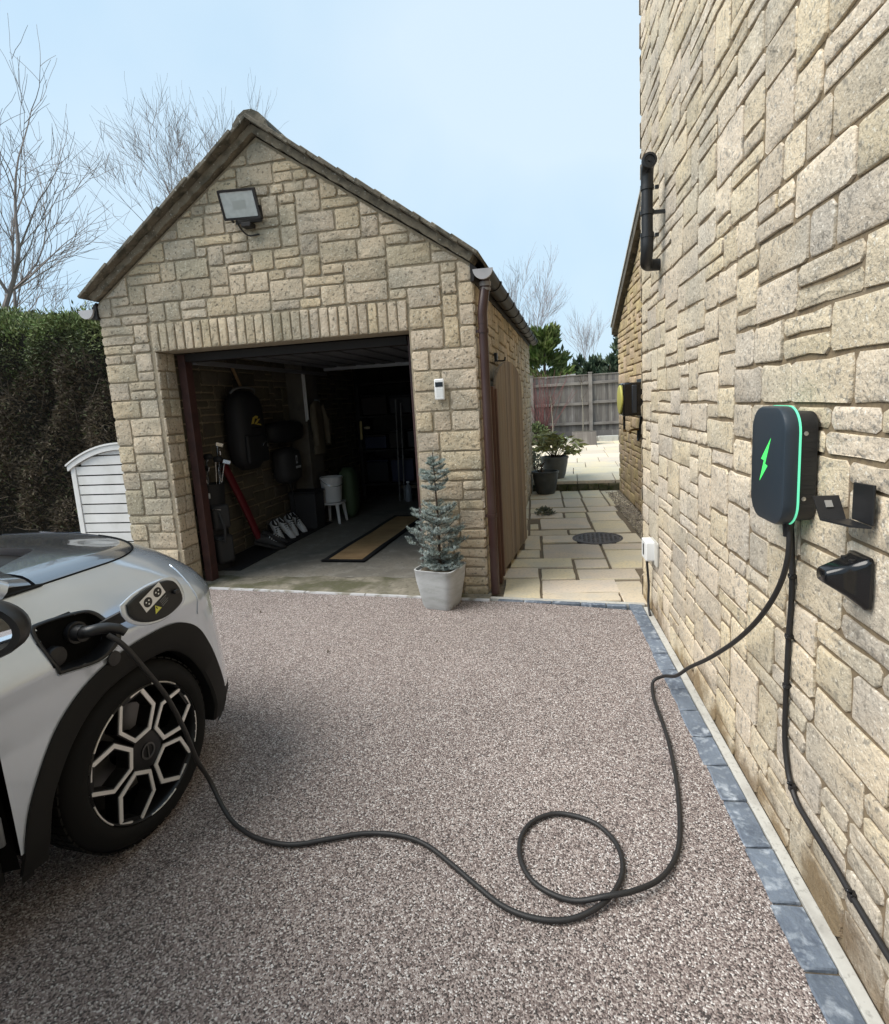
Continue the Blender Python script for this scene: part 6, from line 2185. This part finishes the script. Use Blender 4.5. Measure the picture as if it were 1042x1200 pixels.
# dark floor mat along the wall
t = MB(); t.span((-3.64, 4.8, .008), (-3.22, 7.0, .016)); tag(t.build('rubber_mat', M['bag'], bevel=.003), 'dark rubber mat along the inner wall under the shoes', 'mat')
bx = thing('dark_crate', 'dark lidded crate between the shoes and the stool', 'crate', (-3.42, 6.85, 0))
t = MB(); t.box((-3.42, 6.72, .24), (.34, .26, .46), taper=(1.06, 1.06)); t.build('body', M['bag2'], bx, bevel=.012)
t = MB(); t.box((-3.42, 6.72, .485), (.385, .30, .03)); t.build('lid', M['bag'], bx, bevel=.008)
# white bucket on a small white stool, green bag behind it
stl = thing('white_stool', 'small white plastic stool carrying the bucket', 'stool', (-3.20, 7.02, 0))
t = MB(); t.lathe([(.13, .26), (.15, .27), (.15, .29), (0, .292)], (-3.20, 7.02, 0), 20, pw=4, capb=True); t.build('seat', M['white_p'], stl, smooth=40)
for sx in (-1, 1):
    for sy in (-1, 1):
        t = MB(); t.tube([(-3.20 + sx * .10, 7.02 + sy * .10, .265), (-3.20 + sx * .125, 7.02 + sy * .125, .008)], [.028, .018], 8); t.build('leg', M['white_p'], stl, smooth=50)
bk = thing('white_bucket', 'white bucket standing on the small stool inside the garage', 'bucket', (-3.20, 7.02, .29))
t = MB(); t.lathe([(.115, .295), (.12, .30), (.145, .60), (.150, .605), (.150, .63), (.143, .63), (.14, .60), (.112, .31), (0, .308)], (-3.20, 7.02, 0), 28, capb=True); t.build('pail', M['white_p'], bk, smooth=40)
t = MB(); t.tube(smooth_path([(-3.20 + .15 * cos(a), 7.02 + .15 * sin(a), .60 - .09 * sin((a + 2.2) / 3.14 * pi)) for a in [-2.2 + 3.14 * k / 8 for k in range(9)]], 3), .004, 5); t.build('handle', M['steel'], bk, smooth=60)
gbg = soft_bag('green_sack', 'pale green sack behind the white bucket', 'sack', (-3.10, 7.36, .36), .30, .70, .24, mat('green_sack', (.07, .105, .05), .7))
# hanging things on the pier and the back
hs = thing('hung_overall', 'beige jacket hanging on the pier in the garage', 'jacket', (-3.4, 7.15, .9))
t = MB(); t.lathe([(.05, .34), (.13, .30), (.15, .1), (.155, -.3), (.16, -.36), (0, -.36)], (-3.37, 7.14, 1.30), 18, xf=.35); t.build('body', mat('beige_cloth', (.15, .125, .085), .85, bump=[('noise', 9, .5, .02)]), hs, smooth=60)
for sy in (-1, 1):
    t = MB(); t.tube([(-3.36, 7.14 + sy * .12, 1.58), (-3.33, 7.14 + sy * .19, 1.35), (-3.32, 7.14 + sy * .17, 1.06)], [.045, .05, .04], 8); t.build('sleeve', bpy.data.materials['beige_cloth'], hs, smooth=60)
tb_ = thing('strip_lamp', 'unlit white lamp tube fixed upright on the garage pier', 'lamp', (-3.42, 6.94, 1.4))
t = MB(); t.tube([(-3.40, 6.925, 1.40), (-3.40, 6.925, 1.98)], .013, 8); t.build('tube', M['white_p'], tb_, smooth=60)
t = MB(); t.span((-3.43, 6.915, 1.38), (-3.415, 6.945, 2.0)); t.build('batten', M['white_p'], tb_)
sw = thing('switch_box', 'small grey switch box on the garage pier', 'switch', (-3.4, 7.2, 1.5))
t = MB(); t.span((-3.428, 7.20, 1.50), (-3.38, 7.30, 1.66)); t.build('case', mat('dull_white', (.35, .35, .35), .5), sw, bevel=.006)
yt = thing('yellow_tool', 'tool with a yellow grip hanging at the back of the garage', 'tool', (-2.95, 8.2, 1.0))
t = MB(); t.tube([(-3.1, 8.0, 1.05), (-3.1, 8.02, 1.32)], .02, 8); t.build('grip', mat('tool_yellow', (.35, .28, .10), .5), yt)
t = MB(); t.lathe([(.04, 0), (.05, .03), (0, .05)], (-3.02, 8.05, 1.20), 12, capb=True); t.build('head', mat('dull_cream', (.4, .36, .25), .5), yt)
# bamboo mat on the floor with a black border
mt = thing('bamboo_mat', 'long bamboo mat with black edging lying on the garage floor', 'mat', (-2.3, 6.0, 0))
M['bamboo'] = mat('bamboo', (.36, .225, .10), .55, var=[(6, (.30, .18, .075), .42, .62), (2, (.41, .27, .13), .5, .7)], rnd=.10)
MA, MBk = V(-2.52, 5.10, 0), V(-2.46, 7.35, 0)
md = (MBk - MA).normalized(); mw = V(md.y, -md.x, 0)
wv = lambda s_: .012 + .006 * sin(s_ * 2.6) ** 2
MW_, ML_ = .47, 2.25
t = MB()
t.add([MA + ZU * .009, MA + mw * MW_ + ZU * .009, MA + mw * MW_ + md * ML_ + ZU * .009, MA + md * ML_ + ZU * .009], [(0, 1, 2, 3)])
t.build('backing', M['bag'], mt, smooth=None)
k = 0
s_ = .055
while s_ < ML_ - .06:
    t = MB()
    z0 = wv(s_)
    a_ = MA + mw * .055 + md * s_ + ZU * z0
    w_, l_ = MW_ - .11, .0235
    t.add([a_, a_ + mw * w_, a_ + mw * w_ + md * l_, a_ + md * l_, a_ + md * .003 + ZU * .005, a_ + mw * w_ + md * .003 + ZU * .005, a_ + mw * w_ + md * (l_ - .003) + ZU * .005, a_ + md * (l_ - .003) + ZU * .005],
          [(4, 5, 6, 7), (0, 1, 5, 4), (1, 2, 6, 5), (2, 3, 7, 6), (3, 0, 4, 7)])
    t.build('slat', M['bamboo'], mt, smooth=None)
    s_ += .0255
for (a0, b0, w0, w1) in ((0, ML_, 0, .055), (0, ML_, MW_ - .055, MW_)):
    t = MB()
    n_ = 20
    vs = []
    for i in range(n_ + 1):
        s_ = ML_ * i / n_
        for ww in (w0, (w0 + w1) / 2, w1):
            vs.append(MA + mw * ww + md * s_ + ZU * (wv(s_) + .007 + (.002 if ww == (w0 + w1) / 2 else 0)))
    t.add(vs, [(i * 3 + k, i * 3 + k + 1, (i + 1) * 3 + k + 1, (i + 1) * 3 + k) for i in range(n_) for k in range(2)])
    t.build('edging', M['bag'], mt, smooth=60)
for s_ in (0, ML_ - .055):
    t = MB()
    a_ = MA + md * s_ + ZU * .0245
    t.add([a_, a_ + mw * MW_, a_ + mw * MW_ + md * .055, a_ + md * .055], [(0, 1, 2, 3)])
    t.build('edging', M['bag'], mt, smooth=None)
# pale worn patch of floor is left to the material; poles and a bottle at the right-hand side
pl_ = thing('leaning_pole', 'pair of thin pale poles standing upright at the back of the garage', 'pole', (-2.7, 8.6, 0))
for dx in (0, .06):
    t = MB(); t.tube([(-2.76 + dx, 8.58 + dx, .01), (-2.72 + dx, 8.6 + dx, 1.62 - dx)], .011, 8); t.build('pole', mat('pale_pole', (.24, .23, .22), .5, metal=.3) if dx == 0 else bpy.data.materials['pale_pole'], pl_, smooth=60)
bt = thing('plastic_bottle', 'clear grey plastic canister on the floor beside the pale poles inside', 'canister', (-2.60, 8.55, 0))
t = MB(); t.lathe([(.07, .01), (.075, .03), (.075, .20), (.05, .26), (.025, .275), (.022, .30)], (-2.60, 8.55, 0), 18, xf=.75, capb=True, capt=True); t.build('body', mat('clear_plastic', (.30, .31, .33), .3), bt, smooth=50)
t = MB(); t.lathe([(.026, .30), (.026, .33), (0, .332)], (-2.60, 8.55, 0), 12); t.build('cap', M['white_p'], bt, smooth=40)
# dark shelving and boxes at the back
sv_ = thing('shelf_rack', 'dark shelving full of dim boxes across the back of the garage', 'shelves', (-2.2, 9.0, 0))
for x_ in (-3.4, -2.4, -1.3):
    t = MB(); t.span((x_ - .02, 8.72, 0), (x_ + .02, 9.3, 1.9)); t.build('upright', M['brickwork'], sv_)
for z_ in (.25, .8, 1.35, 1.88):
    t = MB(); t.span((-3.42, 8.7, z_), (-1.28, 9.3, z_ + .03)); t.build('shelf', M['brickwork'], sv_)
cols_ = [mat('dark_box_a', (.015, .016, .02), .6), mat('blue_tub', (.012, .018, .05), .5), mat('dark_box_b', (.026, .02, .016), .7), mat('dark_box_c', (.01, .01, .011), .5)]
descr = ['black', 'dark blue', 'brown', 'charcoal']
i = 0
for z_ in (.285, .835, 1.385):
    x_ = -3.35
    while x_ < -1.6:
        w_ = R.uniform(.28, .46)
        hgt = R.uniform(.22, .42)
        b_ = thing('storage_box', '%s storage box on the %s shelf at the back, %s' % (descr[i % 4], {.285: 'lowest', .835: 'middle', 1.385: 'top'}[z_], ['first from the left', 'second from the left', 'third from the left', 'fourth from the left', 'fifth from the left', 'sixth from the left'][int(i - {.285: 0, .835: i0 if z_ == .835 else 0, 1.385: i0 if z_ == 1.385 else 0}[z_])]), 'box', (x_ + w_ / 2, 8.95, z_), group='boxes on the garage shelves') if i else thing('storage_box', 'black storage box on the lowest shelf at the back, first from the left', 'box', (x_ + w_ / 2, 8.95, z_), group='boxes on the garage shelves')
        t = MB(); t.box((x_ + w_ / 2, 8.95, z_ + hgt / 2 - .002), (w_ - .03, .4, hgt - .03), taper=(1.04, 1.04)); t.build('body', cols_[i % 4], b_, bevel=.01)
        t = MB(); t.box((x_ + w_ / 2, 8.95, z_ + hgt), (w_ - .01, .43, .025)); t.build('lid', cols_[(i + 1) % 4], b_, bevel=.006)
        x_ += w_ + .03
        i += 1
    i0 = i
